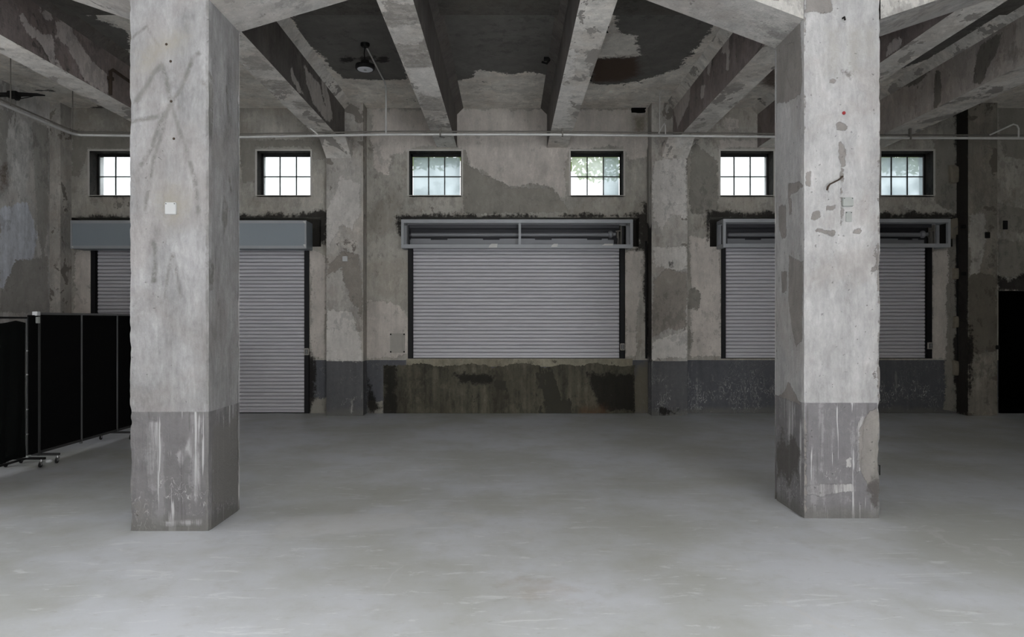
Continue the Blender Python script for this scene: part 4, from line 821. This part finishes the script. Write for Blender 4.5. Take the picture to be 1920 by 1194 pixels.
# handle on the right flank of the right column
x = RX1; yy = RY0 + .05
thin('cable_cleat', [(x - .01, yy, Z(872, yy)), (x + .02, yy, Z(872, yy)), (x + .02, yy, Z(890, yy)), (x - .01, yy, Z(890, yy))], .005, M['iron'], 'black staple on the right side of the right column near its foot', 'staple')
# painted-over electrical box left of the middle shutter
x, z = X(745.5, WY), Z(643, WY); r = empty('wall_box', (x, WY, z), 'painted-over square box on the wall left of the middle shutter', 'electrical box')
q = MB(); q.box(x - .125, x + .125, WY - .02, WY + .004, z - .165, z + .165); q.build('body', M['cream'], r, bevel=.006)
q = MB(); q.box(x - .085, x + .085, WY - .032, WY - .018, z - .12, z + .12); q.build('cover', M['cream'], r, bevel=.005)
q = MB(); q.box(x - .035, x + .02, WY - .040, WY - .03, z - .03, z + .07); q.build('switch', M['cream'], r, bevel=.004)
for sx in (-1, 1):
    for sz in (-1, 1): q = MB(); q.box(x + sx * .115 - .012, x + sx * .115 + .012, WY - .026, WY - .018, z + sz * .15 - .012, z + sz * .15 + .012); q.build('clip', M['iron'], r)
plate('socket_box', X(1884, WY), WY + .002, Z(422, WY), .07, .15, .03, M['iron'], 'small black box on the wall at the right edge', 'box', False)
plate('socket_box', X(1850.5, PIL), PIL + .002, Z(441, PIL), .075, .10, .03, M['iron'], 'small black double box on the far right pilaster', 'box', False)
for py in (424, 513): q = MB(); z = Z(py, PIL); q.box(7.63, 7.70, PIL + .04, PIL + .09, z - .03, z + .03); props(q.build('pipe_bracket', M['iron'], bevel=.006), ('upper' if py < 500 else 'lower') + ' black bracket on the left flank of the far right pilaster', 'bracket', 'brackets on the far right pilaster')
q = MB(); z = Z(651, PIL); q.box(8.16, 8.22, PIL - .02, PIL + .03, z - .035, z + .035); props(q.build('door_latch', M['iron'], bevel=.008), 'small black latch at the edge of the dark doorway', 'latch')
# ragged black hole high on the wall and lumps of mortar
def lump(name, px0, px1, py0, py1, y, t, mat, label, cat, group=None, seed=0):
    rg = random.Random(seed); x0, x1, z0, z1 = X(px0, y), X(px1, y), Z(py1, y), Z(py0, y); n = 16; vs = []
    cx, cz = (x0 + x1) / 2, (z0 + z1) / 2
    for ring, (k_, yy) in enumerate(((1.0, y + .004), (.92, y - t), (.5, y - t * 1.25))):
        for k in range(n):
            a = 2 * math.pi * k / n; cc, ss = math.cos(a), math.sin(a); m_ = 1 / max(abs(cc), abs(ss)) * (.86 + .0 * ring); jj = 1 + random.Random(seed * 99 + k).uniform(-.12, .1)
            vs.append((cx + cc * m_ * jj * k_ * (x1 - x0) / 2, yy, cz + ss * m_ * jj * k_ * (z1 - z0) / 2))
    fs = [(r_ * n + k, r_ * n + (k + 1) % n, (r_ + 1) * n + (k + 1) % n, (r_ + 1) * n + k) for r_ in range(2) for k in range(n)] + [tuple(2 * n + k for k in range(n))]
    q = MB(); q.add(vs, fs); return props(q.build(name, mat), label, cat, group)
ml = ['topmost mortar lump in the gap beside the far right pilaster', 'second mortar lump from the top, beside the right shutter box', 'third mortar lump from the top beside the right shutter', 'lowest mortar lump, beside the right shutter sill']
for k, b in enumerate(((1776, 1801, 308, 346), (1783, 1807, 500, 526), (1784, 1806, 591, 617), (1783, 1806, 673, 706))): lump('mortar_lump', b[0], b[1], b[2], b[3], WY, .05, M['mortar'], ml[k], 'mortar', 'mortar lumps', k + 1)
lump('mortar_lump', 1778, 1808, 405, 450, WY, .03, M['mortar'], 'broad mortar lump at the right end of the right shutter box', 'mortar', 'mortar lumps', 9)
lump('wall_hole', 1180, 1213, 198, 213, WY, .02, M['void'], 'ragged black hole high on the wall right of the fourth window', 'hole', None, 6)
lump('wall_hole', 664, 683, 190, 197, WY, .02, M['void'], 'dark slot at the top of the wall beside the left pilaster', 'hole', None, 8)
# soffit hooks
for px, py, lab in ((1137, 50, 'upper black hook in the slab right of the fourth beam'), (1107, 143, 'lower black hook in the slab right of the fourth beam')):
    p = on_z(px, py, SLAB); q = MB(); q.tube([(p.x, p.y, SLAB + .01), (p.x, p.y, SLAB - .05), (p.x + .02, p.y, SLAB - .07), (p.x - .03, p.y, SLAB - .065)], .010, 6); q.box(p.x - .045, p.x + .03, p.y - .02, p.y + .02, SLAB - .012, SLAB + .004); props(q.build('slab_hook', M['iron']), lab, 'hook', 'slab hooks')
p = on_z(1025, 122, SLAB - .1); q = MB(); q.tube([(p.x + .06, p.y, SLAB), (p.x, p.y, SLAB - .08), (p.x - .06, p.y + .05, SLAB - .04)], .016, 6); q.box(p.x - .04, p.x + .05, p.y - .04, p.y + .04, SLAB - .03, SLAB + .004); props(q.build('slab_bracket', M['iron']), 'black bracket in the slab beside the fourth beam', 'bracket')
for px, py, lab in ((1852, 58, 'dark socket stub in the slab at the upper right'), (1700, 150, 'dark socket stub in the slab right of the right column')):
    p = on_z(px, py, SLAB); q = MB(); q.lathe((p.x, p.y, SLAB - .05), [(.02, 0), (.05, .02), (.06, .052)], 12); q.tube([(p.x, p.y, SLAB - .03), (p.x - .1, p.y, SLAB - .05)], .012, 6); props(q.build('ceiling_stub', M['iron']), lab, 'fitting', 'ceiling stubs')
# black wall bracket at top left
y = 10.3; z = Z(180, y); r = empty('wall_bracket', (XL, y, z), 'black steel bracket with a slanting stay, high on the left wall', 'bracket')
xe = X(84, y); xb = X(35, y)
q = MB(); q.tube([(XL, y, Z(178, y)), (xb, y, Z(177, y)), (X(70, y), y, Z(177.5, y)), (xe, y, Z(179, y))], [.035, .035, .022, .010], 8); q.build('arm', M['iron'], r)
q = MB(); q.box(X(17, y), xb, y - .06, y + .06, Z(184, y), Z(172, y)); q.box(X(28, y), X(36, y), y - .03, y + .03, Z(188, y), Z(182, y)); q.build('head', M['iron'], r, bevel=.01)
q = MB(); q.tube([(X(34, y), y, Z(186, y)), (X(62, y), y, Z(180.5, y))], .007, 6); q.build('stay', M['iron'], r)
# rusty pipe stub on the side of the far left beam
x = -5.27; y0 = x * F / (203 - PX); y1 = x * F / (238 - PX)
q = MB(); q.tube([(x + .03, y0, Z(178, y0)), (x + .03, y0, Z(134, y0)), (x + .05, y0 + .02, Z(130, y0)), (x + .06, y1, Z(155, y1))], .022, 8); q.box(x - .002, x + .06, y0 - .03, y0 + .03, Z(150, y0), Z(144, y0)); props(q.build('pipe_stub', M['rust'], smooth=False), 'rusty bent pipe on the side of the far left beam', 'pipe')

# ------------------------------------------------------------------ black screens on casters, left
SX = -5.25
def caster(root, x, y, h=.085, r_=.028):
    q = MB(); q.tube([(x, y, h), (x, y, h - .02)], .010, 8); q.add([(x - .014, y - .02, h - .02), (x + .014, y - .02, h - .02), (x + .014, y + .02, h - .02), (x - .014, y + .02, h - .02), (x - .016, y - .03, .025), (x + .016, y - .03, .025), (x + .016, y - .01, .025), (x - .016, y - .01, .025)], [(0, 1, 2, 3), (0, 4, 7, 3), (1, 5, 6, 2), (0, 1, 5, 4)])
    c = q.build('caster', M['chrome'], root)
    q = MB(); q.lathe((x - .010, y - .015, r_), [(r_ * .8, 0), (r_, .004), (r_, .016), (r_ * .8, .02)], 18, 'x')
    wm = bpy.data.meshes.new('wheel'); o = q.build('wheel', M['rubber']); o.parent = c; return c
tops = Z(590, 7.81) + .015
ysc = [7.81, 8.58, 9.36, 10.15, 10.93]
r = empty('folding_screen', (SX, 9.3, 0), 'black folding screen with thin metal posts, standing behind the left column', 'screen')
zt = 1.685; zb = .11
for k in range(4):
    y0, y1 = ysc[k], ysc[k + 1]
    q = MB(); q.box(SX - .012, SX + .012, y0 + .02, y1 - .02, zb + .02, zt - .02); q.build('panel', M['panel'], r)
    q = MB(); q.box(SX - .016, SX + .016, y0, y1, zt - .025, zt); q.build('top_rail', M['alu'], r, bevel=.003)
    q = MB(); q.box(SX - .016, SX + .016, y0, y1, zb, zb + .03); q.build('bottom_rail', M['alu_dark'], r, bevel=.003)
for k, y in enumerate(ysc):
    q = MB(); q.box(SX - .018, SX + .018, y - .011, y + .011, .085, zt - .005); q.build('post', M['alu' if k else 'alu_dark'], r, bevel=.004)
q = MB(); q.box(SX - .02, SX + .0, 7.655, 7.80, .12, zt - .03); q.build('end_flap', M['panel'], r)
for y in (7.83, 9.36, 10.9):
    q = MB(); q.box(SX - .22, SX + .22, y - .018, y + .018, .085, .11); q.build('foot', M['alu_dark'], r, bevel=.003); caster(r, SX + .2, y); caster(r, SX - .2, y)
q = MB(); q.box(SX - .03, SX + .03, 7.745, 7.80, zt - .035, zt + .01); q.build('top_bracket', M['white'], r, bevel=.004)
q = MB(); q.box(SX - .02, SX + .026, 7.76, 7.80, zt - .12, zt - .05); q.build('top_bracket', M['greyplate'], r, bevel=.004)
# cloth screen continuing towards the camera
r = empty('cloth_screen', (SX, 6.8, 0), 'black cloth screen hanging on a thin wheeled frame at the left edge', 'screen')
ya, yb = 5.9, 7.62; zt2 = 1.625
q = MB(); q.tube([(SX, ya, zt2), (SX, yb, zt2)], .011, 8); q.build('top_rail', M['iron'], r, smooth=True)
for y in (ya, yb):
    q = MB(); q.tube([(SX + .0, y, .1), (SX, y, zt2 + .01)], .011, 10); pz = q.build('post', M['alu_dark'], r, smooth=True)
    for zz in (.35, .62, 1.0, 1.26): q = MB(); q.tube([(SX, y, zz), (SX, y, zz + .012)], .015, 10); q.build('collar', M['alu'], r)
    q = MB(); q.box(SX - .25, SX + .2, y - .016, y + .016, .08, .105); q.build('foot', M['iron'], r, bevel=.003); caster(r, SX + .17, y - .02); caster(r, SX - .22, y)
    q = MB(); q.box(SX - .03, SX + .03, y - .03, y + .03, .105, .125); q.build('foot_clamp', M['greyplate'], r, bevel=.003)
q = MB(); q.box(SX - .012, SX + .012, ya, yb, .085, .105); q.build('bottom_rail', M['iron'], r)
nu, nv = 80, 14; vs = []; fs = []
for j in range(nv):
    t_ = j / (nv - 1)
    for i in range(nu):
        u = i / (nu - 1); y = ya + .03 + (yb - ya - .07) * u; sag = .05 * (math.sin(u * math.pi * 2) ** 2) * (1 - t_)
        top = zt2 - .03 - .035 * abs(math.sin(u * 7)) ; z = top * (1 - t_) + (.125 + .01 * math.sin(u * 30)) * t_
        vs.append((SX + .02 + .012 * math.sin(u * 42 + t_ * 2) * (.3 + t_) + .008 * math.sin(u * 17), y, z))
for j in range(nv - 1):
    for i in range(nu - 1): a = j * nu + i; fs.append((a, a + 1, a + 1 + nu, a + nu))
q = MB(); q.add(vs, fs); o = q.build('cloth', M['cloth'], r, smooth=True); md = o.modifiers.new('thick', 'SOLIDIFY'); md.thickness = .004
# stray white fitting on the floor
x, y = on_z(92, 866, 0).x, on_z(92, 866, 0).y
q = MB(); q.lathe((x, y, 0), [(.03, 0), (.036, .012), (.03, .032), (.012, .036)], 12); props(q.build('white_foot', M['white'], smooth=True), 'small white foot block on the floor beside the screens', 'block')
